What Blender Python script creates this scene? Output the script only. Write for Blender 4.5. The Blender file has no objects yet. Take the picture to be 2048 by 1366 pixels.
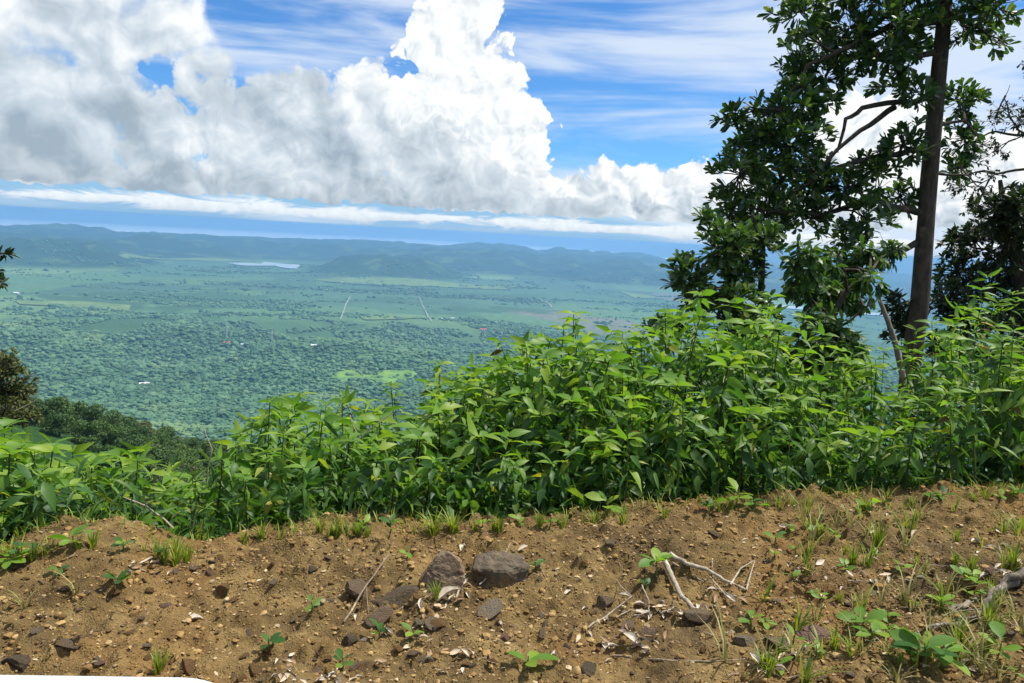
import bpy, bmesh, math, random
import numpy as np
from mathutils import Vector, Matrix, Euler

random.seed(7)
rng = np.random.default_rng(7)
scene = bpy.context.scene
col = scene.collection
R = math.radians

# ------------------------------------------------------------------ camera
CAM_H = 1.55
FPX = 1479.0                       # focal length in photo pixels (2048 wide)
PITCH, ROLL = R(8.2), R(3.16)
camd = bpy.data.cameras.new('camera')
camd.sensor_width = 36.0
camd.lens = 36.0 * FPX / 2048
camd.clip_start, camd.clip_end = 0.05, 200000
cam = bpy.data.objects.new('camera', camd)
cam.matrix_world = (Matrix.Translation((0, 0, CAM_H)) @ Matrix.Rotation(R(90) - PITCH, 4, 'X')
                    @ Matrix.Rotation(ROLL, 4, 'Z'))
col.objects.link(cam)
scene.camera = cam
CM = cam.matrix_world.copy()
CI = CM.inverted()


def ray(px, py):
    """unit world direction through a photo pixel (2048 x 1366)"""
    v = Vector(((px - 1024) / FPX, -(py - 683) / FPX, -1.0))
    return (CM.to_3x3() @ v).normalized()


def at(px, py, Y):
    """world point on that ray at forward distance Y"""
    d = ray(px, py)
    return Vector((0, 0, CAM_H)) + d * (Y / d.y)


def proj(p):
    q = CI @ Vector(p)
    return 1024 + FPX * q.x / -q.z, 683 - FPX * q.y / -q.z


# ------------------------------------------------------------------ node helper
class S:
    """a node socket with arithmetic"""
    nt = None

    def __init__(self, sock):
        self.s = sock

    @staticmethod
    def new(t, **kw):
        n = S.nt.nodes.new(t)
        for k, v in kw.items():
            setattr(n, k, v)
        return n

    @staticmethod
    def put(inp, v):
        if isinstance(v, S):
            S.nt.links.new(v.s, inp)
        else:
            inp.default_value = v

    @staticmethod
    def m(op, a, b=None, c=None, clamp=False):
        n = S.new('ShaderNodeMath', operation=op, use_clamp=clamp)
        S.put(n.inputs[0], a)
        if b is not None: S.put(n.inputs[1], b)
        if c is not None: S.put(n.inputs[2], c)
        return S(n.outputs[0])

    def __add__(s, o): return S.m('ADD', s, o)
    def __radd__(s, o): return S.m('ADD', o, s)
    def __sub__(s, o): return S.m('SUBTRACT', s, o)
    def __rsub__(s, o): return S.m('SUBTRACT', o, s)
    def __mul__(s, o): return S.m('MULTIPLY', s, o)
    def __rmul__(s, o): return S.m('MULTIPLY', o, s)
    def __truediv__(s, o): return S.m('DIVIDE', s, o)
    def max(s, o): return S.m('MAXIMUM', s, o)
    def min(s, o): return S.m('MINIMUM', s, o)
    def smax(s, o, k): return S.m('SMOOTH_MAX', s, o, k)
    def clamp(s): return S.m('ADD', s, 0.0, clamp=True)


def smooth(x, a, b, lo=0.0, hi=1.0):
    n = S.new('ShaderNodeMapRange', interpolation_type='SMOOTHSTEP')
    S.put(n.inputs[0], x)
    for i, v in zip((1, 2, 3, 4), (a, b, lo, hi)):
        S.put(n.inputs[i], v)
    return S(n.outputs[0])


def lin(x, a, b, lo=0.0, hi=1.0):
    n = S.new('ShaderNodeMapRange')
    S.put(n.inputs[0], x)
    for i, v in zip((1, 2, 3, 4), (a, b, lo, hi)):
        S.put(n.inputs[i], v)
    return S(n.outputs[0])


def combine(x, y, z=0.0):
    n = S.new('ShaderNodeCombineXYZ')
    for i, v in enumerate((x, y, z)):
        S.put(n.inputs[i], v)
    return S(n.outputs[0])


def noise(vec, scale, detail=4.0, rough=0.55, dist=0.0, typ='FBM', out=0):
    n = S.new('ShaderNodeTexNoise', noise_type=typ)
    if vec is not None: S.put(n.inputs['Vector'], vec)
    n.inputs['Scale'].default_value = scale
    n.inputs['Detail'].default_value = detail
    n.inputs['Roughness'].default_value = rough
    n.inputs['Distortion'].default_value = dist
    return S(n.outputs[out])


def voronoi(vec, scale, detail=0.0, rough=0.5, feature='F1', out='Distance', rnd=1.0, smoothness=1.0):
    n = S.new('ShaderNodeTexVoronoi', feature=feature)
    if vec is not None: S.put(n.inputs['Vector'], vec)
    n.inputs['Scale'].default_value = scale
    n.inputs['Detail'].default_value = detail
    n.inputs['Roughness'].default_value = rough
    n.inputs['Randomness'].default_value = rnd
    if feature == 'SMOOTH_F1': n.inputs['Smoothness'].default_value = smoothness
    return S(n.outputs[out])


def mix(f, a, b, blend='MIX'):
    n = S.new('ShaderNodeMix', data_type='RGBA', blend_type=blend)
    S.put(n.inputs[0], f)
    for i, v in ((6, a), (7, b)):
        if isinstance(v, S): S.nt.links.new(v.s, n.inputs[i])
        else: n.inputs[i].default_value = (*v[:3], 1.0)
    return S(n.outputs[2])


def ramp(f, stops):
    n = S.new('ShaderNodeValToRGB')
    S.put(n.inputs[0], f)
    e = n.color_ramp.elements
    while len(e) < len(stops): e.new(0.5)
    for el, (p, c) in zip(e, stops):
        el.position = p
        el.color = (*c[:3], 1.0)
    return S(n.outputs[0])


def vscale(vec, xyz):
    n = S.new('ShaderNodeVectorMath', operation='MULTIPLY')
    S.put(n.inputs[0], vec)
    n.inputs[1].default_value = xyz
    return S(n.outputs[0])


def sep(vec):
    n = S.new('ShaderNodeSeparateXYZ')
    S.put(n.inputs[0], vec)
    return [S(o) for o in n.outputs]

# ------------------------------------------------------------------ sky and sun
SUN_EL, SUN_AZ = R(63), R(74)      # azimuth measured from +Y (view direction) towards +X
world = bpy.data.worlds.new('World')
scene.world = world
world.use_nodes = True
S.nt = world.node_tree
S.nt.nodes.clear()

sky = S.new('ShaderNodeTexSky', sky_type='NISHITA')
sky.sun_disc = False
sky.sun_elevation = SUN_EL
sky.sun_rotation = SUN_AZ
sky.altitude = 500
sky.air_density, sky.dust_density, sky.ozone_density = 1.0, 0.2, 4.0

tc = S.new('ShaderNodeTexCoord')
gx, gy, gz = sep(S(tc.outputs['Generated']))
K = 1479.0
U = S.m('ARCTAN2', gx, gy) * K          # azimuth, in 1/1479 rad
V = S.m('ARCSINE', gz) * K              # elevation, same unit


def uv(px, py):
    d = ray(px, py)
    return math.atan2(d.x, d.y) * K, math.asin(d.z) * K


def madd(a, b, c): return S.m('MULTIPLY_ADD', a, b, c)


def blob_field(blobs, u, v):
    """1 in the heart of a group of ellipses, 0 at their outline"""
    q = None
    for (x, y, rx, ry) in blobs:
        u0, v0 = uv(x, y)
        ru = (uv(x + rx, y)[0] - uv(x - rx, y)[0]) / 2
        a = madd(u, 1 / ru, -u0 / ru)
        b = madd(v, 1 / ry, -v0 / ry)
        g = madd(b, b, a * a)
        q = g if q is None else q.min(g)
    return 1.0 - S.m('SQRT', q)


def noise2(u, v, size, seed, detail, rough=.55, dist=0.0, out=0, size_v=None):
    n = S.new('ShaderNodeTexNoise', noise_dimensions='2D')
    S.put(n.inputs['Vector'], combine(madd(u, 1 / size, seed), madd(v, 1 / (size_v or size), seed * .7)))
    n.inputs['Scale'].default_value = 1.0
    n.inputs['Detail'].default_value = detail
    n.inputs['Roughness'].default_value = rough
    n.inputs['Distortion'].default_value = dist
    return S(n.outputs[out])


def puff(u, v, size, seed, w=.5, detail=2.0):
    """cauliflower relief: rounded billows on broad swells"""
    n1 = noise2(u, v, size, seed, 1.0)
    n = S.new('ShaderNodeTexVoronoi', feature='F1', voronoi_dimensions='2D')
    S.put(n.inputs['Vector'], combine(madd(u, 2.0 / size, seed), madd(v, 2.0 / size, seed)))
    n.inputs['Scale'].default_value = 1.0
    n.inputs['Detail'].default_value = detail
    n.inputs['Roughness'].default_value = .6
    n.inputs['Lacunarity'].default_value = 2.3
    return n1 * (1 - w) + (1.0 - S(n.outputs['Distance'])) * w - .45


W1x, W1y, _ = sep(noise2(U, V, 80, 7.3, 2.0, .6, out=1))
u1, v1 = madd(W1x - .5, 55.0, U), madd(W1y - .5, 55.0, V)
P0 = puff(u1, v1, 110, 3.7)
P1 = puff(u1 + 12.0, v1 + 17.0, 110, 3.7)
L1 = P0 - P1
W2x, W2y, _ = sep(noise2(U, V, 170, 2.9, 2.0, .6, out=1))
u2, v2 = madd(W2x - .5, 130.0, U), madd(W2y - .5, 130.0, V)
Q0 = noise2(u2, v2, 150, 1.9, 4.0, .55)
Q1 = noise2(u2 + 20.0, v2 + 40.0, 150, 1.9, 2.0, .55)
L2 = Q0 - Q1
fine = noise2(U, V, 22, 5.5, 3.0, .6)
fineo = fine - .5
BASE = smooth(madd(W1y - .5, 34.0, V) + fineo * 14.0, 52, 22) * 1.6     # flat cloud bases

SHADE, MID, LIT = (.31, .385, .455), (.54, .61, .67), (.88, .90, .90)


def cloud_col(t):
    n = ramp(t.clamp(), [(0.0, SHADE), (0.5, MID), (1.0, LIT)])
    k = S.new('ShaderNodeVectorMath', operation='SCALE')
    S.put(k.inputs[0], n)
    k.inputs['Scale'].default_value = 6.7
    return S(k.outputs[0])


# clear sky, a touch deeper blue
c = mix(1.0, S(sky.outputs[0]), (0.33, 0.60, 0.84), 'MULTIPLY')
c = mix(smooth(V, 130, 10) * .85, c, (1.75, 3.0, 4.6))       # bluer air low down

# high thin streaks
ci = noise2(madd(V, .35, U), V, 720, 1.37, 5.0, .55, .3, size_v=100)
c = mix(smooth(ci, .36, .64) * .88, c, (4.2, 4.75, 5.5))

# bright cumulus tower
fT = blob_field([(930, 20, 95, 95), (860, 80, 75, 60), (915, 110, 120, 90), (960, 190, 120, 100), (1010, 270, 110, 110),
                 (1040, 330, 80, 50), (860, 190, 100, 80), (900, 290, 170, 110), (930, -60, 80, 80)], u1, v1)
dT = madd(P0, .8, fT) + fineo * .16
c = mix(smooth(dT, 0.0, .10), c, cloud_col(madd(L1, .9, .90)))

# low cumulus far off, all the way round
fB = blob_field([(1060, 372, 80, 42), (1150, 378, 90, 42), (1210, 350, 42, 32), (1290, 388, 100, 60), (1390, 372, 80, 60),
                 (1480, 400, 120, 80), (1690, 260, 80, 90), (1800, 340, 170, 130), (1950, 390, 160, 110), (2080, 370, 150, 120)], u1, v1)
far = madd(S.m('ABSOLUTE', v1 - 62.0), -1 / 52, .25) + noise2(u1, V * 0.0, 260, 2.2, 1.0)
dB = madd(P0, .7, fB.max(far)) + fineo * .16 - BASE
c = mix(smooth(dB, 0.0, .14), c, cloud_col(madd(L1, 1.2, .5) + lin(V, 30, 130, -.2, .45)))

# the grey-white bank in the middle
fC = blob_field([(330, 285, 130, 110), (450, 255, 130, 105), (560, 215, 100, 90), (625, 200, 70, 65), (725, 185, 72, 70),
                 (700, 290, 200, 120), (550, 330, 240, 100), (860, 330, 140, 95), (935, 335, 60, 62), (960, 385, 170, 70),
                 (1120, 425, 220, 42), (1330, 440, 260, 26), (700, 390, 330, 50), (350, 370, 330, 60)], u1, v1)
dC = madd(P0, .9, fC) + fineo * .2 - BASE
c = mix(smooth(dC, 0.0, .25) * .97, c, cloud_col(madd(L1, .5, .32) + L2 * 1.5 + lin(V, 30, 280, -.08, .34)))

# the big soft mass higher up, going on overhead
fD = blob_field([(-60, 60, 260, 190), (170, 50, 230, 150), (340, 40, 130, 95), (60, 230, 190, 190), (200, 190, 130, 110),
                 (-40, 350, 220, 90), (120, 330, 130, 80), (400, 180, 70, 45), (420, 130, 40, 60)], u2, v2)
over = noise2(u2, v2, 600, 8.8, 1.0) * 2.6 - 1.15 - smooth(V, 640, 400) * 2.0
hole = smooth(blob_field([(318, 137, 70, 40)], u1, v1) + fineo * .8 - Q0, -.5, .3) * 1.0
dD = madd(Q0 - .5, 1.3, fD.max(over)) + P0 * .25 + fineo * .15 - BASE - hole
c = mix(smooth(dD, 0.0, .45) * .96, c, cloud_col(madd(L2, 1.5, .27) + L1 * .3 + (Q0 - .5) * .4 + lin(V, 120, 430, -.05, .62)))

# ragged thin strip under the bases, close to the horizon
rn = noise2(U, V, 120, 5.0, 5.0, .65, .5, size_v=20) * 1.3 + noise2(U, V * 0.0, 300, .9, 2.0) * .7 - .25
aE = smooth(rn - S.m('ABSOLUTE', V - 23.0) * (1 / 34), .34, .66) * .88
c = mix(aE, c, cloud_col(lin(V, 2, 26, .5, .9) + fineo * .5))

bg = S.new('ShaderNodeBackground')
bg.inputs['Strength'].default_value = 0.1
S.put(bg.inputs['Color'], c)
wo = S.new('ShaderNodeOutputWorld')
S.nt.links.new(bg.outputs[0], wo.inputs[0])
world.cycles.sampling_method = 'NONE'

sund = bpy.data.lights.new('sun', 'SUN')
sund.energy = 4.0
sund.angle = R(3.0)
sund.color = (1.0, 0.95, 0.87)
sun = bpy.data.objects.new('sun', sund)
sdir = Vector((math.sin(SUN_AZ) * math.cos(SUN_EL), math.cos(SUN_AZ) * math.cos(SUN_EL), math.sin(SUN_EL)))
sun.rotation_euler = sdir.to_track_quat('Z', 'Y').to_euler()
sun.location = (0, 0, 60)
col.objects.link(sun)

vs = scene.view_settings
scene.display_settings.display_device = 'sRGB'
vs.view_transform, vs.look, vs.exposure, vs.gamma = 'Standard', 'None', 0.85, 1.0
vs.use_curve_mapping = False
cy = scene.cycles
cy.use_denoising = True
try:
    cy.denoiser = 'OPENIMAGEDENOISE'
    cy.denoising_input_passes = 'RGB_ALBEDO_NORMAL'
    cy.denoising_prefilter = 'ACCURATE'
except Exception:
    pass
cy.max_bounces = 8
cy.diffuse_bounces = 3
cy.glossy_bounces = 2
cy.transmission_bounces = 4
cy.volume_bounces = 2
cy.transparent_max_bounces = 8
cy.caustics_reflective = cy.caustics_refractive = False

# ------------------------------------------------------------------ numpy noise
def _h(ix, iy, seed):
    n = (ix.astype(np.int64) * 374761393 + iy.astype(np.int64) * 668265263 + seed * 1442695041) & 0xffffffff
    n = ((n ^ (n >> 13)) * 1274126177) & 0xffffffff
    n = (n ^ (n >> 16)) & 0xffffffff
    return n / 4294967295.0


def vnoise(x, y, seed=0):
    x = np.asarray(x, float); y = np.asarray(y, float)
    ix, iy = np.floor(x), np.floor(y)
    fx, fy = x - ix, y - iy
    fx = fx * fx * fx * (fx * (fx * 6 - 15) + 10)
    fy = fy * fy * fy * (fy * (fy * 6 - 15) + 10)
    a, b = _h(ix, iy, seed), _h(ix + 1, iy, seed)
    c, d = _h(ix, iy + 1, seed), _h(ix + 1, iy + 1, seed)
    return (a + (b - a) * fx) * (1 - fy) + (c + (d - c) * fx) * fy


def fbm(x, y, octaves=5, seed=0, gain=.5):
    t, a, s = 0.0, 1.0, 0.0
    for i in range(octaves):
        t = t + a * (vnoise(x * 2 ** i + 17.3 * i, y * 2 ** i - 9.1 * i, seed + i) - .5)
        s += a
        a *= gain
    return t / s * 2          # about -1 .. 1


def sstep(x, a, b):
    t = np.clip((x - a) / (b - a), 0, 1)
    return t * t * (3 - 2 * t)


# ------------------------------------------------------------------ custom properties, objects
def tag(o, label=None, cat=None, group=None, kind=None):
    if label: o['label'] = label
    if cat: o['category'] = cat
    if group: o['group'] = group
    if kind: o['kind'] = kind
    return o


def link(o, parent=None):
    col.objects.link(o)
    if parent is not None: o.parent = parent
    return o


def mesh_np(name, verts, faces, mat=None, smooth_=False, attrs=None):
    """faces: (n,3) or (n,4) index array, or a list of such arrays"""
    me = bpy.data.meshes.new(name)
    verts = np.asarray(verts, np.float32).reshape(-1, 3)
    fl = faces if isinstance(faces, list) else [faces]
    fl = [np.asarray(f, np.int32) for f in fl if len(f)]
    me.vertices.add(len(verts))
    me.vertices.foreach_set('co', verts.ravel())
    nl = sum(f.size for f in fl)
    npoly = sum(len(f) for f in fl)
    me.loops.add(nl)
    me.loops.foreach_set('vertex_index', np.concatenate([f.ravel() for f in fl]))
    me.polygons.add(npoly)
    sizes = np.concatenate([np.full(len(f), f.shape[1], np.int32) for f in fl])
    me.polygons.foreach_set('loop_start', np.concatenate([[0], np.cumsum(sizes)[:-1]]).astype(np.int32))
    me.polygons.foreach_set('use_smooth', np.full(npoly, smooth_, bool))
    if attrs:
        for k, v in attrs.items():
            at_ = me.attributes.new(k, 'FLOAT', 'POINT')
            at_.data.foreach_set('value', np.asarray(v, np.float32))
    if mat: me.materials.append(mat)
    me.update(calc_edges=True)
    me.validate()
    return me


def obj(name, me, parent=None):
    return link(bpy.data.objects.new(name, me), parent)


def empty(name, loc=(0, 0, 0), rz=0.0):
    o = bpy.data.objects.new(name, None)
    o.empty_display_size = .1
    o.location = loc
    o.rotation_euler = (0, 0, rz)
    return link(o)


def new_mat(name):
    m = bpy.data.materials.new(name)
    m.use_nodes = True
    S.nt = m.node_tree
    S.nt.nodes.clear()
    out = S.new('ShaderNodeOutputMaterial')
    return m, out


def principled(out, color, rough=.8, spec=.3, bump=None, bump_d=.01, bump_s=.5):
    p = S.new('ShaderNodeBsdfPrincipled')
    if isinstance(color, S): S.put(p.inputs['Base Color'], color)
    else: p.inputs['Base Color'].default_value = (*color, 1)
    S.put(p.inputs['Roughness'], rough)
    p.inputs['Specular IOR Level'].default_value = spec
    if bump is not None:
        b = S.new('ShaderNodeBump')
        b.inputs['Strength'].default_value = bump_s
        b.inputs['Distance'].default_value = bump_d
        S.put(b.inputs['Height'], bump)
        S.nt.links.new(b.outputs[0], p.inputs['Normal'])
    if out is not None: S.nt.links.new(p.outputs[0], out.inputs[0])
    return p


def wpos():
    n = S.new('ShaderNodeNewGeometry')
    return S(n.outputs['Position'])


# ------------------------------------------------------------------ shape of the land
FLOOR = -480.0
PR = np.array([[0, 0], [6, -1.5], [30, -15], [100, -55], [300, -150], [700, -290], [1300, -390], [2200, -448], [3400, -476], [4500, FLOOR], [1e6, FLOOR]])
# crest of the dirt verge, traced on the ground plane
CREST_PX = [(-500, 1190), (0, 1128), (100, 1100), (200, 1088), (270, 1090), (330, 1112), (420, 1100), (520, 1076), (700, 1064), (900, 1058),
            (1100, 1048), (1300, 1034), (1450, 1014), (1700, 1003), (2048, 988), (2400, 975)]


def on_plane(px, py, z):
    d = ray(px, py)
    t = (z - CAM_H) / d.z
    return Vector((0, 0, CAM_H)) + d * t


_cr = [on_plane(x, y, .03 + .00009 * max(0, x - 1100)) for x, y in CREST_PX]
CRX = np.array([-30] + [p.x for p in _cr] + [30])
CRY = np.array([_cr[0].y - 1] + [p.y for p in _cr] + [_cr[-1].y + 3])

# forested spur dropping from the left: ridge line points (photo x, y of the ground, forward distance)
SPUR = [at(x, y, Y) for x, y, Y in ((-900, 680, 100), (-300, 790, 120), (0, 838, 130), (250, 898, 165), (420, 920, 195), (620, 938, 225), (850, 965, 250), (1200, 1030, 280))]
SPX = np.array([[p.x, p.y, p.z] for p in SPUR])


def seg_dist(x, y, P):
    """distance to a polyline and the height along it"""
    bd = np.full(np.shape(x), 1e9); bz = np.zeros(np.shape(x))
    for a, b in zip(P[:-1], P[1:]):
        dx, dy = b[0] - a[0], b[1] - a[1]
        t = np.clip(((x - a[0]) * dx + (y - a[1]) * dy) / (dx * dx + dy * dy), 0, 1)
        d = np.hypot(x - a[0] - t * dx, y - a[1] - t * dy)
        z = a[2] + t * (b[2] - a[2])
        k = d < bd
        bd = np.where(k, d, bd); bz = np.where(k, z, bz)
    return bd, bz


def near_z(x, y, s):
    # the verge round the camera
    zn = .03 + .035 * np.clip(x, -4, 6) * (x > 0) * .5 + .05 * np.exp(-(s / .45) ** 2) + .045 * fbm(x * .9, y * .9, 3, 3) + .03 * fbm(x * 2.6 + 5, y * 2.6, 3, 8)
    zn = zn - .03 * np.exp(-((y - 2.4) / .5) ** 2)
    zn = zn + .09 * np.exp(-((x + 1.72) / .42) ** 2 - ((y - 3.0) / .34) ** 2) - .05 * np.exp(-((x + 1.42) / .16) ** 2 - ((y - 3.25) / .3) ** 2)
    return zn + np.where(s > 0, -.62 * (np.sqrt(s * s + .02) - .1414), 0.0)


def height(x, y):
    """the whole land, metres"""
    x = np.asarray(x, float); y = np.asarray(y, float)
    r = np.hypot(x, y)
    yc = np.interp(x, CRX, CRY)
    s = y - yc
    zn = near_z(x, y, s)
    # broad relief
    ry = np.where(y > 0, r, r)
    zf = np.interp(ry, PR[:, 0], PR[:, 1])
    back = sstep(-y, 5, 60)                      # behind the camera the hill goes on up
    zf = zf * (1 - back) + back * (2 + .02 * r)
    roll = sstep(r, 500, 1500) * (1 - .85 * sstep(r, 3000, 4200))
    zf = zf + roll * (85 * fbm(x / 620 + 3, y / 620, 4, 21) + 8 * fbm(x / 170, y / 170, 3, 5)) * (1 - back)
    d, z = seg_dist(x, y, SPX)
    sp = z - .62 * np.sqrt(d * d + 64) + 5 + 3 * fbm(x / 35, y / 35, 3, 31)
    zf = np.maximum(zf, sp)
    # far hills between plain and gulf
    a = np.arctan2(x, np.maximum(y, 1e-6))
    rid = 9800 + 2600 * fbm(a * 3.2 + 2, a * 0 + .5, 2, 41)
    w = 1200 + 500 * fbm(a * 5, a * 0 + 3.5, 2, 43)
    hill = np.exp(-((r - rid - 1800) / (w * 1.6)) ** 2) * (170 + 40 * sstep(a, -.45, -.1) + 70 * fbm(a * 6, a * 0 + 1.5, 3, 44)) * (.75 + .5 * fbm(x / 2100, y / 2100, 5, 45, .55))
    hill2 = np.exp(-((r - 14500) / 2300) ** 2) * (175 + 60 * sstep(a, -.45, -.1) + 70 * fbm(a * 7, a * 0 + 7.5, 3, 46)) * (.8 + .45 * fbm(x / 2600, y / 2600, 5, 47, .55))
    hill3 = np.exp(-((r - 8200) / 700) ** 2) * 150 * sstep(fbm(a * 5 + 1.2, a * 0 + 5.5, 2, 48), .05, .55) * (.8 + .5 * fbm(x / 900, y / 900, 4, 49))
    for a0, ha, r0, hr, hh in ((-10, 5.0, 7900, 750, 175), (-33, 6.5, 8000, 800, 185), (8, 6.5, 9300, 900, 215), (22, 7, 8600, 900, 150)):
        q = np.exp(-((np.degrees(a) - a0) / ha) ** 4 - ((r - r0) / hr) ** 2) * hh
        hill3 = np.maximum(hill3, q * (.85 + .5 * fbm(x / 700, y / 700, 4, 52)))
    hm_ = np.maximum(np.maximum(hill, hill2), hill3)
    rel = (1 - 2 * np.abs(fbm(x / 1500, y / 1500, 4, 53, .55))) * 120 + (1 - 2 * np.abs(fbm(x / 520, y / 520, 3, 54))) * 48 - 92
    zf = zf + np.where(y > 0, np.maximum(hm_ + rel * sstep(hm_, 25, 110), 0), 0)
    zf = zf + sstep(r, 4500, 9000) * 6 * fbm(x / 900, y / 900, 3, 51) * (r < 20000)
    # sea bed, then mountains on the far shore
    sea = sstep(r, 17500, 19000)
    zf = zf * (1 - sea) + (FLOOR - 25) * sea
    right = sstep(a, .02, .32)                   # the land runs on further towards the right
    mt = sstep(r, 36000 - 18500 * right, 44000 - 14000 * right) * (1 - .7 * sstep(r, 52000, 60000))
    zf = zf + mt * (430 + 170 * fbm(x / 9000, y / 9000, 6, 61, .55) + 60 * right)
    k = sstep(r, 7, 16) if np.ndim(r) else float(sstep(np.array(r), 7, 16))
    k = np.maximum(k, sstep(np.hypot(np.maximum(np.abs(x) - 6, 0), np.maximum(np.maximum(y - 9, -3 - y), 0)), 0, 8))
    zn2 = np.maximum(zn, -40)
    return zn2 * (1 - k) + zf * k


def near_height(x, y):
    """the same land, only right within a few metres of the camera"""
    s = y - np.interp(x, CRX, CRY)
    return near_z(x, y, s)


def hz(x, y):
    return float(height(np.array([x]), np.array([y]))[0])


def ground_hit(px, py, far=30000.0):
    """where the ray through a photo pixel meets the land"""
    d = ray(px, py)
    t = np.concatenate([np.arange(1.5, 12, .01), np.geomspace(12, far, 6000)])
    X, Y, Z = d.x * t, d.y * t, CAM_H + d.z * t
    below = np.nonzero(Z < height(X, Y))[0]
    i = below[0] if len(below) else len(t) - 1
    return Vector((X[i], Y[i], float(height(X[i:i + 1], Y[i:i + 1])[0])))


# ------------------------------------------------------------------ land materials
def field_mat():
    m, out = new_mat('valley_land')
    p = wpos()
    x, y, z = sep(p)
    pd = combine(x * .001, y * .001, 0.0)                       # kilometres
    cells = S.new('ShaderNodeTexVoronoi', feature='F1', voronoi_dimensions='2D', distance='CHEBYCHEV')
    wob = noise(pd, 1.3, 3.0, .5, out=1)
    vv = S.new('ShaderNodeVectorMath', operation='MULTIPLY_ADD')
    S.put(vv.inputs[0], wob); vv.inputs[1].default_value = (.35, .35, 0); S.put(vv.inputs[2], vscale(pd, (1.0, .62, 1)))
    S.put(cells.inputs['Vector'], S(vv.outputs[0]))
    cells.inputs['Scale'].default_value = 1.5
    cr, cg, cb = sep(S(cells.outputs['Color']))
    fields = ramp(cr, [(0, (.088, .178, .098)), (.25, (.120, .225, .095)), (.45, (.074, .145, .085)), (.62, (.17, .28, .11)), (.72, (.09, .178, .094)), (.84, (.21, .195, .15)), (.93, (.21, .32, .125))])
    fields.s.node.color_ramp.interpolation = 'CONSTANT'
    tex = noise(pd, 26.0, 5.0, .65)
    rows = noise(vscale(pd, (6.0, 40.0, 1)), 1.0, 3.0, .6)
    fields = mix(lin(tex, .3, .75, 0, .8), fields, (.024, .062, .022))
    fields = mix(smooth(rows, .52, .7) * .7, fields, (.14, .20, .08))
    # woodland on everything that is not flat, and in patches on the plain
    wood = noise(pd, .8, 4.0, .6)
    f = noise(pd, 70.0, 4.0, .7)
    woods = ramp(f, [(.25, (.022, .052, .026)), (.5, (.046, .100, .045)), (.75, (.08, .15, .06))])
    big = noise(pd, 5.0, 3.0, .6)
    woods = mix(smooth(big, .55, .7) * .5, woods, (.06, .105, .028))
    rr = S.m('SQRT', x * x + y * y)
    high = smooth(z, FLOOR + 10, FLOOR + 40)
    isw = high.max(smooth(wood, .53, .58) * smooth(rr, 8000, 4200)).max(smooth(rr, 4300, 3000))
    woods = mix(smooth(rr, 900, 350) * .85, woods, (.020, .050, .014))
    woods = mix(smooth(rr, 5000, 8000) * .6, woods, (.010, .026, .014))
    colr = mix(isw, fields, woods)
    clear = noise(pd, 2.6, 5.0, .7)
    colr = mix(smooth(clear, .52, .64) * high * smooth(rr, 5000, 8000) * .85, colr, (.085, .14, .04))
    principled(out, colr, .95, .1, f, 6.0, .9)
    return m


def water_mat(name, colr, rough, spec=.5):
    m, out = new_mat(name)
    p = wpos()
    w = noise(vscale(p, (.004, .002, 1)), 1.0, 4.0, .6)
    principled(out, colr, rough, spec, w, .05, .1)
    return m


# ------------------------------------------------------------------ land sheet: rings round the hilltop, out to the horizon
aa = np.concatenate([np.linspace(-R(52), R(52), 520), np.linspace(R(52), R(308), 90)[1:-1]])
rr_ = np.unique(np.concatenate([np.linspace(2, 14, 14), np.geomspace(14, 120, 26), np.geomspace(120, 900, 70), np.geomspace(900, 5200, 150),
                                np.geomspace(5200, 19000, 230), np.geomspace(19000, 60000, 90)]))
A, RR = np.meshgrid(aa, rr_)
X, Y = RR * np.sin(A), RR * np.cos(A)
Z = height(X, Y)
inside = (X > -7.5) & (X < 9.5) & (Y > -4.5) & (Y < 9.5)
Z = np.where(inside, Z - .6, Z)
nr, na = A.shape
verts = np.stack([X, Y, Z], -1).reshape(-1, 3)
i, j = np.meshgrid(np.arange(nr - 1), np.arange(na), indexing='ij')
j2 = (j + 1) % na
faces = np.stack([i * na + j, i * na + j2, (i + 1) * na + j2, (i + 1) * na + j], -1).reshape(-1, 4)[:, ::-1]
M_land = field_mat()
valley = obj('valley_terrain', mesh_np('valley_terrain', verts, faces, M_land, True))
tag(valley, 'hazy green plain and wooded hills stretching below the hilltop to the far shore', 'terrain', kind='structure')

# gulf and the small lake
M_sea = water_mat('gulf_water', (.90, .93, .94), .6, .0)  # near-white base colour stands in for sky glare on the water
an = np.linspace(-R(50), R(50), 60)
vin = [(17000 * math.sin(a), 17000 * math.cos(a), FLOOR - 6) for a in an] + [(59000 * math.sin(a), 59000 * math.cos(a), FLOOR - 6) for a in an]
n = len(an)
gulf = obj('gulf_water', mesh_np('gulf_water', vin, np.array([(k, k + 1, n + k + 1, n + k) for k in range(n - 1)])[:, ::-1], M_sea))
tag(gulf, 'pale strip of gulf water beyond the wooded hills', 'water', kind='structure')


def sheet(name, px_outline, lift, mat, label, cat, res=1):
    """a patch lying on the land, outline given where it is seen"""
    pts = [ground_hit(x, y) for x, y in px_outline]
    bm = bmesh.new()
    f = bm.faces.new([bm.verts.new((p.x, p.y, 0)) for p in pts])
    bmesh.ops.triangulate(bm, faces=[f])
    for _ in range(res):
        bmesh.ops.subdivide_edges(bm, edges=bm.edges[:], cuts=2, use_grid_fill=True)
        bmesh.ops.triangulate(bm, faces=bm.faces[:])
    co = np.array([v.co[:] for v in bm.verts])
    zz = height(co[:, 0], co[:, 1]) + lift
    for v, z in zip(bm.verts, zz): v.co.z = z
    bmesh.ops.recalc_face_normals(bm, faces=bm.faces[:])
    me = bpy.data.meshes.new(name); bm.to_mesh(me); bm.free()
    me.materials.append(mat)
    if me.polygons[0].normal.z < 0: me.flip_normals()
    return tag(obj(name, me), label, cat, kind='structure')


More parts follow.
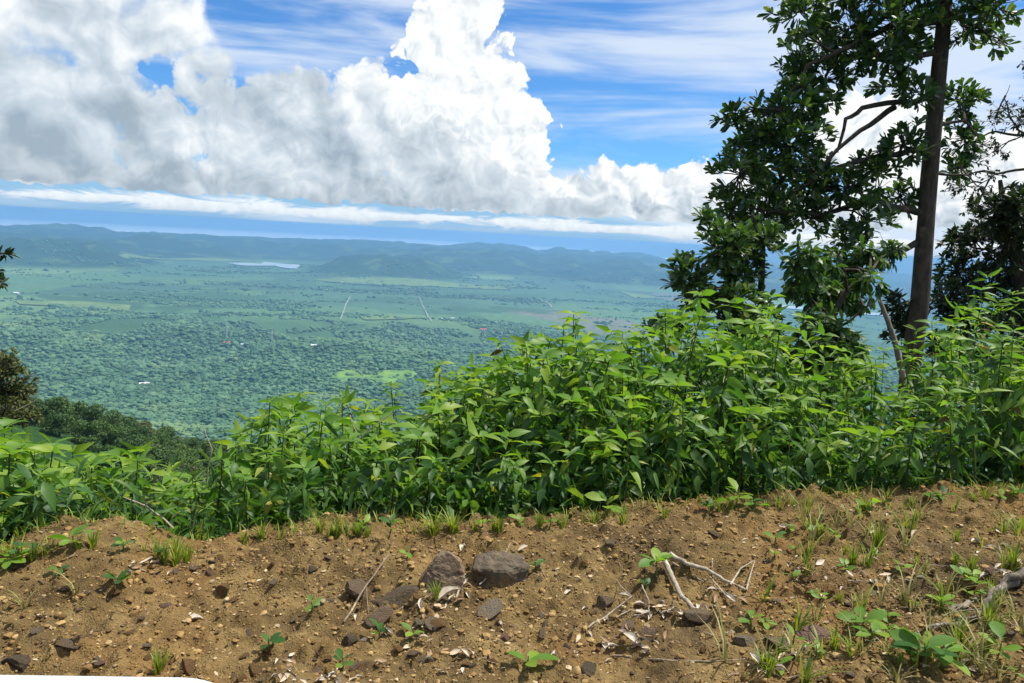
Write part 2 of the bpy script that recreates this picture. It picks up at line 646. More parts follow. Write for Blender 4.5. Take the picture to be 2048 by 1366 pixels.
M_lake = water_mat('lake_water', (.40, .47, .52), .25)
sheet('lake', [(452, 527), (490, 527), (522, 529), (528, 525), (600, 531), (596, 539), (560, 536), (548, 533), (500, 533), (475, 531)], 9, M_lake,
      'small pale lake on the plain below the wooded hills', 'lake')

# ------------------------------------------------------------------ haze: one closed box of even, pale air round everything
HZ = 62000.0
hm, hout = new_mat('haze')
pv = S.new('ShaderNodeVolumePrincipled')
pv.inputs['Color'].default_value = (.25, .49, .82, 1)
pv.inputs['Absorption Color'].default_value = (0, 0, 0, 1)
pv.inputs['Density'].default_value = 1.02e-4
pv.inputs['Anisotropy'].default_value = 0.35
S.nt.links.new(pv.outputs[0], hout.inputs['Volume'])
zt, zb = 14.0, FLOOR - 60
hv = [(sx * HZ, sy * HZ, z) for z in (zb, zt) for sx, sy in ((-1, -1), (1, -1), (1, 1), (-1, 1))]
hf = [(0, 3, 2, 1), (4, 5, 6, 7), (0, 1, 5, 4), (1, 2, 6, 5), (2, 3, 7, 6), (3, 0, 4, 7)]
haze = obj('haze', mesh_np('haze', hv, np.array(hf), hm))
tag(haze, 'thin blue haze in the air over the valley', 'haze', kind='stuff')

# ------------------------------------------------------------------ foliage material for far trees
def leaf_mat(name, stops, trans=.25, rough=.6, per='object', spec=.25, trans_col=(1.3, 1.35, .6), patch=None):
    """stops: colours picked at random per object / instance, varied a little by position"""
    m, out = new_mat(name)
    if per == 'object':
        r0 = S(S.new('ShaderNodeObjectInfo').outputs['Random'])
    else:
        a = S.new('ShaderNodeAttribute', attribute_name=per)
        r0 = S(a.outputs['Fac'])
    c0 = ramp(r0, stops)
    if patch:
        q = noise(wpos(), patch[0], 4.0, .6)
        c0 = mix(smooth(q, .46, .30) * .5, c0, tuple(v * .28 for v in patch[1]))       # darker patches by noise
        c0 = mix(smooth(q, .52, .68) * patch[2], c0, patch[1])                         # paler patches by noise
    p = principled(None, c0, rough, spec)
    t = S.new('ShaderNodeBsdfTranslucent')
    S.put(t.inputs['Color'], mix(1.0, c0, trans_col, 'MULTIPLY'))
    mx = S.new('ShaderNodeMixShader')
    mx.inputs[0].default_value = trans
    S.nt.links.new(p.outputs[0], mx.inputs[1])
    S.nt.links.new(t.outputs[0], mx.inputs[2])
    S.nt.links.new(mx.outputs[0], out.inputs[0])
    return m


def bark_mat(name, dark, light, scale=14.0):
    m, out = new_mat(name)
    tcn = S.new('ShaderNodeTexCoord')
    o = S(tcn.outputs['Object'])
    n1 = noise(vscale(o, (1, 1, .35)), scale, 6.0, .65)
    n2 = noise(o, scale * .25, 3.0, .6)
    c0 = ramp(n1, [(.3, dark), (.7, light)])
    c0 = mix(smooth(n2, .58, .7) * .5, c0, tuple(min(1, v * 1.9) for v in light))
    principled(out, c0, .9, .15, n1, .02, .8)
    return m


def ico(sub):
    bm = bmesh.new()
    bmesh.ops.create_icosphere(bm, subdivisions=sub, radius=1.0)
    v = np.array([x.co[:] for x in bm.verts]); f = np.array([[q.index for q in p.verts] for p in bm.faces])
    bm.free()
    return v, f


def n3(p, s, seed):
    """cheap 3d noise from three planes"""
    return (fbm(p[:, 0] * s + seed, p[:, 1] * s, 3, seed) + fbm(p[:, 1] * s, p[:, 2] * s + seed, 3, seed + 7) + fbm(p[:, 2] * s - seed, p[:, 0] * s, 3, seed + 13)) / 2


def tube(pts, radii, sides=7):
    """a tapered tube through points; returns verts, quads"""
    pts = [Vector(p) for p in pts]
    V, F = [], []
    up = Vector((0.13, 0.31, 0.94)).normalized()
    for k, p in enumerate(pts):
        t = (pts[min(k + 1, len(pts) - 1)] - pts[max(k - 1, 0)])
        t = t.normalized() if t.length > 1e-9 else Vector((0, 0, 1))
        a = t.cross(up)
        if a.length < .05: a = t.cross(Vector((1, 0, 0)))
        a.normalize(); b = t.cross(a)
        for s in range(sides):
            w = 2 * math.pi * s / sides
            V.append(p + (a * math.cos(w) + b * math.sin(w)) * radii[k])
    for k in range(len(pts) - 1):
        for s in range(sides):
            s2 = (s + 1) % sides
            F.append((k * sides + s, k * sides + s2, (k + 1) * sides + s2, (k + 1) * sides + s))
    return [tuple(v) for v in V], F


class MB:
    """collects pieces into one mesh"""
    def __init__(s): s.v, s.q, s.t, s.at = [], [], [], []; s.n = 0
    def add(s, v, q=(), t=(), a=0.0):
        v = np.asarray(v, float).reshape(-1, 3)
        if len(q): s.q.append(np.asarray(q, int).reshape(-1, 4) + s.n)
        if len(t): s.t.append(np.asarray(t, int).reshape(-1, 3) + s.n)
        s.v.append(v); s.at.append(np.full(len(v), a) if np.ndim(a) == 0 else np.asarray(a)); s.n += len(v)
        return s
    def tube(s, pts, radii, sides=7, a=0.0):
        v, f = tube(pts, radii, sides)
        return s.add(v, q=f, a=a)
    def mesh(s, name, mat, smooth_=True):
        fl = []
        if s.q: fl.append(np.concatenate(s.q))
        if s.t: fl.append(np.concatenate(s.t))
        return mesh_np(name, np.concatenate(s.v), fl, mat, smooth_, {'tint': np.concatenate(s.at)})


def leafcloud(mb, centers, rad, n, size, r_, flat=.8, aspect=.45):
    """many small leaf-shaped faces on the shells of lobes (far trees)"""
    for (c, rr) in zip(centers, rad):
        k = int(n * rr * rr)
        d = r_.normal(size=(k, 3)); d /= np.linalg.norm(d, axis=1)[:, None]
        d[:, 2] = np.where(d[:, 2] < -.35, -d[:, 2], d[:, 2])
        p = np.array(c) + d * rr * r_.uniform(.72, 1.06, (k, 1)) * np.array([1, 1, flat])
        nrm = d + r_.normal(size=(k, 3)) * .55
        nrm /= np.linalg.norm(nrm, axis=1)[:, None]
        t = np.cross(nrm, r_.normal(size=(k, 3))); t /= np.linalg.norm(t, axis=1)[:, None]
        b = np.cross(nrm, t)
        L = size * r_.uniform(.6, 1.35, (k, 1))
        v = np.stack([p - t * L, p - b * L * aspect + nrm * L * .1, p + t * L, p + b * L * aspect + nrm * L * .1], 1)
        f = np.arange(k * 4).reshape(k, 4)
        tint = np.repeat(np.clip(r_.normal(.5, .22, k), 0, 1), 4)
        mb.add(v.reshape(-1, 3), q=f, a=tint)


# ------------------------------------------------------------------ valley forest: uncountable crowns, scattered
M_canopy = leaf_mat('far_canopy', [(0, (.056, .112, .064)), (.4, (.074, .146, .076)), (.8, (.098, .178, .088)), (1, (.13, .21, .10))], .0, .9, spec=.05, patch=(.0032, (.150, .225, .095), .8))
protos = []
for s_ in range(6):
    v, f = ico(2)
    d = 1 + .45 * n3(v, 1.5, 5 + s_) + .34 * n3(v, 3.6, 15 + s_)
    v = v * d[:, None] * np.array([1, 1, .8])
    protos.append(bpy.data.objects.new('crown_shape', mesh_np('crown_shape', v, f, M_canopy)))
pts = []
N1 = 120000
r1 = np.sqrt(rng.uniform(650 ** 2, 4400 ** 2, N1 * 2))
keep = rng.uniform(0, 1, len(r1)) < np.clip(1500 / r1, .25, 1)
r1 = r1[keep]
a1 = rng.uniform(-R(40), R(40), len(r1))
x1, y1 = r1 * np.sin(a1), r1 * np.cos(a1)
dens = fbm(x1 / 260, y1 / 260, 4, 71)
ok = dens > -.75 + 1.2 * sstep(r1, 2600, 4300)
x1, y1, r1 = x1[ok], y1[ok], r1[ok]
sz = (2.1 + .0009 * r1) * np.clip(rng.lognormal(0, .42, len(r1)), .35, 2.4)
# groves and hedges out on the plain
r2 = rng.uniform(3900, 9000, 70000)
a2 = rng.uniform(-R(38), R(38), len(r2))
x2, y2 = r2 * np.sin(a2), r2 * np.cos(a2)
g = fbm(x2 / 700 + 9, y2 / 260, 4, 73)
line = np.abs(fbm(x2 / 1600, y2 / 500 + 4, 3, 75))
ok = (g > .26) | (line < .016)
x2, y2, r2 = x2[ok], y2[ok], r2[ok]
s2 = (2.8 + .0004 * r2) * np.clip(rng.lognormal(0, .45, len(r2)), .35, 2.4)
x1, y1, sz = np.concatenate([x1, x2]), np.concatenate([y1, y2]), np.concatenate([sz, s2])
MEADOW = [(648, 757), (662, 750), (684, 744), (705, 741), (716, 745), (722, 752), (740, 750), (758, 744), (790, 742), (822, 741), (836, 748), (826, 757), (800, 760), (788, 768), (764, 769), (748, 762), (720, 760), (700, 763), (675, 759)]
mp = np.array([[p.x, p.y] for p in (ground_hit(x, y) for x, y in MEADOW)])


def in_poly(x, y, P):
    c_ = np.zeros(len(x), bool)
    for (ax, ay), (bx, by) in zip(P, np.roll(P, -1, 0)):
        k = ((ay > y) != (by > y)) & (x < (bx - ax) * (y - ay) / (by - ay + 1e-12) + ax)
        c_ ^= k
    return c_


ok = ~in_poly(x1, y1, mp) | (rng.uniform(0, 1, len(x1)) < .16)
x1, y1, sz = x1[ok], y1[ok], sz[ok]
z1 = height(x1, y1) + sz * .45
me = bpy.data.meshes.new('valley_forest')
me.vertices.add(len(x1))
me.vertices.foreach_set('co', np.stack([x1, y1, z1], 1).astype(np.float32).ravel())
at_ = me.attributes.new('size', 'FLOAT', 'POINT')
at_.data.foreach_set('value', sz.astype(np.float32))
me.materials.append(M_canopy)
forest = obj('valley_forest', me)
tag(forest, 'hazy mass of tree crowns covering the slopes and plain below', 'forest', kind='stuff')
ng = bpy.data.node_groups.new('scatter_crowns', 'GeometryNodeTree')
ng.interface.new_socket('Geometry', in_out='INPUT', socket_type='NodeSocketGeometry')
ng.interface.new_socket('Geometry', in_out='OUTPUT', socket_type='NodeSocketGeometry')
gi, go = ng.nodes.new('NodeGroupInput'), ng.nodes.new('NodeGroupOutput')
jn = ng.nodes.new('GeometryNodeJoinGeometry')
for p_ in protos:
    oi = ng.nodes.new('GeometryNodeObjectInfo')
    oi.inputs['Object'].default_value = p_
    oi.inputs['As Instance'].default_value = True
    ng.links.new(oi.outputs['Geometry'], jn.inputs[0])
ip = ng.nodes.new('GeometryNodeInstanceOnPoints')
ip.inputs['Pick Instance'].default_value = True
ri = ng.nodes.new('FunctionNodeRandomValue'); ri.data_type = 'INT'
ri.inputs[4].default_value, ri.inputs[5].default_value = 0, 5
rv = ng.nodes.new('FunctionNodeRandomValue'); rv.data_type = 'FLOAT_VECTOR'
rv.inputs[0].default_value, rv.inputs[1].default_value = (-.25, -.25, 0), (.25, .25, 6.28)
na_ = ng.nodes.new('GeometryNodeInputNamedAttribute'); na_.data_type = 'FLOAT'
na_.inputs['Name'].default_value = 'size'
ng.links.new(gi.outputs[0], ip.inputs['Points'])
ng.links.new(jn.outputs[0], ip.inputs['Instance'])
ng.links.new(ri.outputs[2], ip.inputs['Instance Index'])
ng.links.new(rv.outputs[0], ip.inputs['Rotation'])
rs = ng.nodes.new('FunctionNodeRandomValue'); rs.data_type = 'FLOAT_VECTOR'
rs.inputs[0].default_value, rs.inputs[1].default_value = (.65, .65, .55), (1.45, 1.45, 1.25)
rs.inputs['Seed'].default_value = 5
vm = ng.nodes.new('ShaderNodeVectorMath'); vm.operation = 'SCALE'
ng.links.new(rs.outputs[0], vm.inputs[0])
ng.links.new(na_.outputs[0], vm.inputs['Scale'])
ng.links.new(vm.outputs[0], ip.inputs['Scale'])
ng.links.new(ip.outputs[0], go.inputs[0])
md = forest.modifiers.new('scatter', 'NODES')
md.node_group = ng

# open meadow among the trees
mm, mo = new_mat('meadow_grass')
q = noise(wpos(), .03, 5.0, .6)
principled(mo, ramp(q, [(.3, (.06, .13, .035)), (.5, (.12, .22, .045)), (.7, (.19, .31, .06))]), .9, .1)
sheet('meadow', MEADOW, 2.5, mm, 'bright green meadow opening in the forest below the hilltop', 'meadow', 2)

# pale dirt roads, pasture strips on the plain
mr, mo = new_mat('road_gravel')
principled(mo, ramp(noise(wpos(), .02, 3.0), [(.3, (.26, .25, .22)), (.7, (.42, .40, .35))]), .95, .1)


def strip(name, pxs, w, mat, label, cat, lift=6):
    ps = [ground_hit(x, y) for x, y in pxs]
    V_, F_ = [], []
    for k, p in enumerate(ps):
        t = (ps[min(k + 1, len(ps) - 1)] - ps[max(k - 1, 0)]); t.z = 0; t.normalize()
        nrm = Vector((-t.y, t.x, 0)) * w / 2
        V_ += [(p.x + nrm.x, p.y + nrm.y, p.z + lift), (p.x - nrm.x, p.y - nrm.y, p.z + lift)]
    for k in range(len(ps) - 1):
        F_.append((2 * k, 2 * k + 1, 2 * k + 3, 2 * k + 2))
    o = obj(name, mesh_np(name, V_, np.array(F_), mat))
    if o.data.polygons[0].normal.z < 0: o.data.flip_normals()
    return tag(o, label, cat, kind='structure')


strip('dirt_road', [(681, 641), (684, 632), (688, 622), (691, 612), (697, 601), (701, 594)], 5, mr, 'pale dirt road climbing the plain between fields', 'road')
strip('dirt_road', [(880, 648), (864, 645), (857, 636), (851, 624), (845, 612), (838, 596)], 4.5, mr, 'pale dirt road with a hooked end near houses on the plain', 'road')
strip('dirt_road', [(1103, 616), (1100, 610), (1094, 606), (1082, 602)], 8, mr, 'short curved pale track on the plain', 'road')
pm, mo = new_mat('pasture')
principled(mo, ramp(noise(wpos(), .01, 4.0), [(.3, (.09, .15, .05)), (.7, (.17, .235, .08))]), .95, .1)
for pl in ([(30, 602), (160, 604), (262, 612), (258, 623), (150, 617), (40, 610)], [(208, 511), (250, 508), (420, 516), (520, 524), (420, 523), (300, 519)],
           [(620, 560), (760, 556), (900, 566), (1040, 573), (1010, 580), (860, 574), (700, 568)], [(1240, 583), (1300, 592), (1330, 598), (1270, 597)],
           [(720, 635), (800, 633), (840, 636), (800, 640), (730, 641)], [(975, 656), (1015, 655), (1012, 666), (985, 668)],
           [(160, 670), (215, 672), (205, 676), (168, 675)]):
    sheet('pasture', pl, 5, pm, 'pale green pasture strip on the hazy plain', 'field', 1)['group'] = 'pastures on the plain'
# bare flooded strips glinting on the plain
for pl in ([(1540, 610), (1620, 617), (1618, 622), (1545, 616)], [(1690, 622), (1780, 630), (1775, 634), (1700, 628)]):
    sheet('pond', pl, 8, M_lake, 'thin pale strip of standing water on the plain behind the trees', 'water', 1)['group'] = 'ponds on the plain'

# ------------------------------------------------------------------ houses and masts on the plain
def plain_mat(name, c, rough=.7):
    m, out = new_mat(name)
    q = noise(wpos(), .3, 4.0, .6)
    principled(out, mix(lin(q, .3, .7, 0, .35), c, tuple(v * .6 for v in c)), rough, .2)
    return m


M_wall = plain_mat('house_plaster', (.75, .73, .68))
M_roofs = {'red': plain_mat('red_roof', (.42, .10, .06)), 'zinc': plain_mat('zinc_roof', (.62, .64, .66), .45), 'white': plain_mat('white_roof', (.8, .8, .78))}
M_win = plain_mat('house_window', (.05, .06, .07), .2)


def box(mb, x0, x1, y0, y1, z0, z1):
    v = [(x, y, z) for z in (z0, z1) for x, y in ((x0, y0), (x1, y0), (x1, y1), (x0, y1))]
    mb.add(v, q=[(0, 3, 2, 1), (4, 5, 6, 7), (0, 1, 5, 4), (1, 2, 6, 5), (2, 3, 7, 6), (3, 0, 4, 7)])


def house(px, py, L, W, H, roof, label, rz):
    g_ = ground_hit(px, py)
    root = empty('house', (g_.x, g_.y, g_.z), rz)
    tag(root, label, 'house', 'houses on the plain')
    b = MB(); box(b, -L / 2, L / 2, -W / 2, W / 2, -3, H); obj('wall', b.mesh('wall', M_wall, False), root)
    r = MB(); e = 1.2; k = W * .28
    v = [(-L / 2 - e, -W / 2 - e, H - .4), (L / 2 + e, -W / 2 - e, H - .4), (L / 2 + e, W / 2 + e, H - .4), (-L / 2 - e, W / 2 + e, H - .4), (-L / 2 - e, 0, H + k), (L / 2 + e, 0, H + k)]
    r.add(v, q=[(0, 1, 5, 4), (2, 3, 4, 5), (0, 3, 2, 1)], t=[(0, 4, 3), (1, 2, 5)])
    obj('roof', r.mesh('roof', M_roofs[roof], False), root)
    for n_ in range(3):
        b = MB(); x = -L / 2 + L * (n_ + .5) / 3; box(b, x - 1.2, x + 1.2, -W / 2 - .12, -W / 2 + .1, 1.2, H - .9)
        obj('window', b.mesh('window', M_win, False), root)
    b = MB(); box(b, -L / 2 + 1, -L / 2 + 2.4, -W / 2 - .1, -W / 2 + .1, 0, H - 1.0); obj('door', b.mesh('door', M_win, False), root)


house(966, 662, 34, 16, 9, 'red', 'red roofed long house beside a pale yard on the plain', .3)
house(1000, 668, 20, 12, 6, 'white', 'white roofed house just below the pale yard on the plain', -.5)
house(1027, 661, 22, 12, 6, 'zinc', 'grey metal roofed house at the edge of the pale yard', .8)
house(454, 689, 22, 13, 7, 'red', 'small red roofed house alone among the valley trees', .2)
house(486, 691, 14, 9, 5, 'zinc', 'tiny grey roofed house among the valley trees near the mast', .1)
house(285, 770, 16, 10, 5, 'white', 'small white house in a forest gap on the near slope', .6)
house(296, 768, 12, 8, 4, 'zinc', 'small shed beside the white house in the forest gap', -.2)
house(888, 639, 26, 12, 6, 'white', 'white roofed house by the hooked end of the dirt road', .3)
house(905, 638, 18, 10, 5, 'zinc', 'grey roofed shed next to the white house by the road', .1)
house(33, 588, 26, 14, 7, 'white', 'small pale house by itself far out on the plain', .0)
house(628, 693, 18, 9, 5, 'white', 'long low white shed among trees below the dirt roads', .1)

M_mast = plain_mat('mast_paint', (.70, .68, .66))
M_mast2 = plain_mat('mast_red', (.45, .10, .07))


def mast(px, py, H, label):
    g_ = ground_hit(px, py)
    root = empty('radio_mast', g_)
    tag(root, label, 'mast', 'radio masts on the plain')
    for k in range(3):
        a = k * 2.094
        b = MB(); b.tube([(2.6 * math.cos(a), 2.6 * math.sin(a), -2), (.7 * math.cos(a), .7 * math.sin(a), H)], [.5, .35], 5)
        obj('leg', b.mesh('leg', M_mast), root)
    for k in range(8):
        z0, z1 = H * k / 8, H * (k + 1) / 8
        b = MB()
        for s_ in range(3):
            a, a2_ = s_ * 2.094, (s_ + 1) * 2.094
            w0, w1 = 2.6 - 1.9 * z0 / H, 2.6 - 1.9 * z1 / H
            b.tube([(w0 * math.cos(a), w0 * math.sin(a), z0), (w1 * math.cos(a2_), w1 * math.sin(a2_), z1)], [.25, .25], 4)
        obj('brace', b.mesh('brace', M_mast2 if k % 2 else M_mast), root)
    b = MB(); b.tube([(0, 0, H - 1), (0, 0, H + 8)], [.35, .15], 5); obj('antenna', b.mesh('antenna', M_mast), root)


mast(544, 686, 62, 'slim radio mast standing clear of the valley trees')
mast(454, 676, 52, 'radio mast rising behind the small red roofed house')

# ------------------------------------------------------------------ trees on the near spur
M_trunk_far = bark_mat('forest_bark', (.05, .04, .03), (.16, .13, .10), 3.0)
FT_COLS = [[(0, (.026, .066, .016)), (1, (.090, .155, .034))], [(0, (.042, .092, .020)), (1, (.135, .205, .046))], [(0, (.020, .056, .016)), (1, (.070, .125, .034))],
           [(0, (.055, .078, .022)), (1, (.125, .150, .048))]]
ft_protos = []
for s_ in range(5):
    r_ = np.random.default_rng(100 + s_)
    cm = leaf_mat('forest_leaf', FT_COLS[s_ % 4], .2, .6, per='tint')
    c_, rad_ = [], []
    for k in range(12):
        a = r_.uniform(0, 6.28); q = r_.uniform(.2, 1.9)
        c_.append((q * math.cos(a), q * math.sin(a), r_.uniform(1.3, 4.6))); rad_.append(r_.uniform(.85, 1.5))
    mb = MB(); leafcloud(mb, c_, rad_, 190, .17, r_, .8, .5)
    crown = mb.mesh('crown', cm, False)
    mb = MB(); mb.tube([(0, 0, -1.5), (.1, .05, 1.5), (0, .1, 3.2), (.05, 0, 4.6)], [.22, .17, .12, .05], 6)
    for (x, y, z) in c_[:6]: mb.tube([(0, .05, 2.2), (x * .5, y * .5, z * .72), (x, y, z)], [.09, .06, .02], 5)
    ft_protos.append((mb.mesh('trunk', M_trunk_far), crown))
placed = []
FT_LAB = ['dark green rounded forest tree on the near spur', 'lighter green forest tree on the near spur', 'deep green dense forest tree on the near spur',
          'olive yellowish forest tree on the near spur', 'full crowned dark forest tree on the near spur']
NT = 14000
kk = rng.integers(0, len(SPX) - 1, NT); tt_ = rng.uniform(0, 1, NT)
PP = SPX[kk] * (1 - tt_)[:, None] + SPX[kk + 1] * tt_[:, None]
tv = SPX[kk + 1][:, :2] - SPX[kk][:, :2]
tv /= np.linalg.norm(tv, axis=1)[:, None]
oo = rng.uniform(-10, 110, NT)
cx_, cy_ = PP[:, 0] + tv[:, 1] * oo, PP[:, 1] - tv[:, 0] * oo
cz_ = height(cx_, cy_)
for x, y, z, o_ in zip(cx_, cy_, cz_, oo):
    if len(placed) >= 300: break
    x, y, z = float(x), float(y), float(z)
    px, py = proj((x, y, z + 4.5))
    if not (-60 < px < 930 and 700 < py < 1000): continue
    if any((x - a) ** 2 + (y - b) ** 2 < 3.9 ** 2 for a, b in placed): continue
    placed.append((x, y))
    i = int(rng.integers(0, 5))
    root = empty('forest_tree', (x, y, z - .3), rng.uniform(0, 6.28))
    s = rng.uniform(.85, 1.35)
    root.scale = (s, s, s * rng.uniform(.85, 1.15))
    tag(root, FT_LAB[i] + (' crest' if o_ < 6 else (' flank just under its crest' if o_ < 35 else ' flank down behind the weeds')), 'tree', 'trees on the near spur')
    obj('trunk', ft_protos[i][0], root); obj('crown', ft_protos[i][1], root)

# ------------------------------------------------------------------ leaves
def leaf_tpl(stations, fold=.18, droop=.25, curl=0.0):
    """leaf along +X, length 1, normal +Z; stations: (t, half width)"""
    V_, F_ = [], []
    for t, w in stations:
        z = -droop * t * t
        V_ += [(t - curl * t * t * .2, -w, z + fold * w), (t, 0, z), (t - curl * t * t * .2, w, z + fold * w)]
    for k in range(len(stations) - 1):
        a, b = 3 * k, 3 * k + 3
        F_ += [(a, b, b + 1, a + 1), (a + 1, b + 1, b + 2, a + 2)]
    return np.array(V_), np.array(F_)


OBOVATE = leaf_tpl([(0, .012), (.12, .02), (.5, .15), (.78, .19), (.94, .11), (1, .01)], .25, .10)
OBO_LO = leaf_tpl([(0, .015), (.5, .15), (.8, .19), (1, .02)], .25, .10)
LONGLEAF = leaf_tpl([(0, .012), (.15, .05), (.5, .17), (.8, .15), (1, .0)], .2, .35)
SMALL = leaf_tpl([(0, .01), (.4, .2), (.75, .15), (1, 0)], .2, .2)


def frames(origin, dirs, up=None, r_=rng, roll=.5):
    """orthonormal frames with X along dirs"""
    d = dirs / np.maximum(np.linalg.norm(dirs, axis=1), 1e-9)[:, None]
    u = np.tile(np.array([0, 0, 1.0]), (len(d), 1)) + r_.normal(size=d.shape) * roll if up is None else up
    y = np.cross(u, d); y /= np.maximum(np.linalg.norm(y, axis=1), 1e-9)[:, None]
    z = np.cross(d, y)
    return d, y, z


def put_leaves(mb, tpl, o, d, size, r_=rng, roll=.5, tint=None, wide=1.0):
    V_, F_ = tpl
    x, y, z = frames(o, d, None, r_, roll)
    s = size[:, None, None]
    v = o[:, None, :] + s * (V_[None, :, 0:1] * x[:, None, :] + V_[None, :, 1:2] * wide * y[:, None, :] + V_[None, :, 2:3] * z[:, None, :])
    n, k = len(o), len(V_)
    f = (F_[None] + (np.arange(n) * k)[:, None, None]).reshape(-1, 4)
    t = r_.uniform(0, 1, n) if tint is None else tint
    mb.add(v.reshape(-1, 3), q=f, a=np.repeat(t, k))


def leaf_objects(parent, me, o, d, size, r_=rng, roll=.5, name='leaf'):
    x, y, z = frames(o, d, None, r_, roll)
    for k in range(len(o)):
        M = Matrix.Identity(4)
        for c_, a in enumerate((x[k], y[k], z[k])):
            for r0 in range(3): M[r0][c_] = a[r0] * size[k]
        for r0 in range(3): M[r0][3] = o[k][r0]
        q = bpy.data.objects.new(name, me)
        q.parent = parent
        q.matrix_local = M
        col.objects.link(q)


def build_tree(name, label, base, Y, trunk, branches, blobs, leaf_tpls, leaf_len, mats, r_, per_px=1 / 55, n_single=0, jitter=.7, rosette=(7, 11), twig_r=.006, droopy=0.0, spread=1.0, extra_wood=()):
    """trunk: [(px,py,radius m)]; branches: [[(px,py)...], r0]; blobs: (px,py,rx,ry[,dY])"""
    leaf_m, bark_m = mats
    mpp = Y / FPX
    tp = [at(x, y, Y) for x, y, _ in trunk]
    root = empty(name, base)
    tag(root, label, 'tree')
    inv = Vector(base)
    loc = lambda p: Vector(p) - inv
    mb = MB()
    tp[0] = Vector((tp[0].x, tp[0].y, base[2] - .4))
    mb.tube([loc(p) for p in tp], [t[2] for t in trunk], 14)
    obj('trunk', mb.mesh('trunk', bark_m), root)
    nodes = [p for p in tp[1:]]
    for k, (pl, r0) in enumerate(branches):
        dy = 0.0
        ps = []
        amp = r_.uniform(-.9, .9)
        for i, (x, y) in enumerate(pl):
            dy = amp * i / max(1, len(pl) - 1)
            ps.append(at(x, y, Y + dy))
        fine = []
        for a, b in zip(ps[:-1], ps[1:]):
            for q in range(3): fine.append(a.lerp(b, q / 3) + Vector(r_.normal(size=3) * .018))
        fine.append(ps[-1])
        n = len(fine)
        b = MB(); b.tube([loc(p) for p in fine], [r0 * (1 - .8 * i / (n - 1)) for i in range(n)], 8)
        obj('branch', b.mesh('branch', bark_m), root)
        nodes += fine[1:]
    NP = np.array([n[:] for n in nodes])
    tw = MB(); lv = MB()
    RO, RD = [], []
    for bl in blobs:
        px, py, rx, ry = bl[:4]
        c_ = at(px, py, Y + (bl[4] if len(bl) > 4 else r_.uniform(-jitter, jitter)))
        n = max(3, int(rx * ry * per_px))
        j = int(np.argmin(np.linalg.norm(NP - np.array(c_[:]), axis=1)))
        s0 = Vector(NP[j]); mid = s0.lerp(c_, .5) + Vector((0, 0, .06))
        tw.tube([loc(s0), loc(mid), loc(c_)], [.02, .014, .009], 5)
        dirs = r_.normal(size=(n, 3)); dirs /= np.linalg.norm(dirs, axis=1)[:, None]
        rad = r_.uniform(.1, 1.0, n) ** .5
        p = np.array(c_[:]) + dirs * rad[:, None] * np.array([rx * mpp, (rx + ry) / 2 * mpp * 1.2, ry * mpp])
        for q in range(n):
            s1 = Vector(p[q]); m0 = c_.lerp(s1, .3 if r_.random() < .5 else .05)
            tw.tube([loc(m0), loc(m0.lerp(s1, .6)) + Vector((0, 0, -.02)), loc(s1)], [twig_r * 1.3, twig_r, twig_r * .7], 4)
            RO.append(p[q]); RD.append(dirs[q] + np.array([0, 0, .55 - droopy]) + r_.normal(size=3) * .25)
    RO, RD = np.array(RO), np.array(RD)
    RD /= np.linalg.norm(RD, axis=1)[:, None]
    obj('twigs', tw.mesh('twigs', bark_m), root)['kind'] = 'stuff'
    # leaves in rosettes
    lo, ld, ls = [], [], []
    for p, d in zip(RO, RD):
        k = int(r_.integers(rosette[0], rosette[1] + 1))
        a = np.cross(d, [0.3, .2, .9]); a /= np.linalg.norm(a); b = np.cross(d, a)
        w = np.arange(k) * 2.4 + r_.uniform(0, 6)
        op = r_.uniform(.5, 1.25, k) * spread
        dd = np.outer(np.cos(op), d) + np.sin(op)[:, None] * (np.cos(w)[:, None] * a + np.sin(w)[:, None] * b)
        dd[:, 2] -= droopy
        lo.append(np.tile(p, (k, 1)) - d * r_.uniform(0, .06, (k, 1))); ld.append(dd); ls.append(r_.uniform(.65, 1.2, k) * leaf_len)
    lo, ld, ls = np.concatenate(lo) - np.array(base), np.concatenate(ld), np.concatenate(ls)
    if n_single:
        order = np.argsort((lo + np.array(base))[:, 1] - .5 * ls)       # closest to the viewer show largest
        near, rest = order[:n_single], order[n_single:]
        lm = mesh_np('leaf', leaf_tpls[0][0], leaf_tpls[0][1], leaf_m[0], True)
        leaf_objects(root, lm, lo[near], ld[near], ls[near], r_)
    else:
        rest = np.arange(len(lo))
    put_leaves(lv, leaf_tpls[1], lo[rest], ld[rest], ls[rest], r_)
    obj('foliage', lv.mesh('foliage', leaf_m[1], True), root)['kind'] = 'stuff'
    for pl, r0, r1_ in extra_wood:
        b = MB(); b.tube([loc(at(x, y, Y)) for x, y in pl], [r0 + (r1_ - r0) * i / (len(pl) - 1) for i in range(len(pl))], 8)
        obj('branch', b.mesh('branch', M_bark2), root)
    return root


def base_at(px, py, Y):
    p = at(px, py, Y)
    return Vector((p.x, p.y, hz(p.x, p.y)))


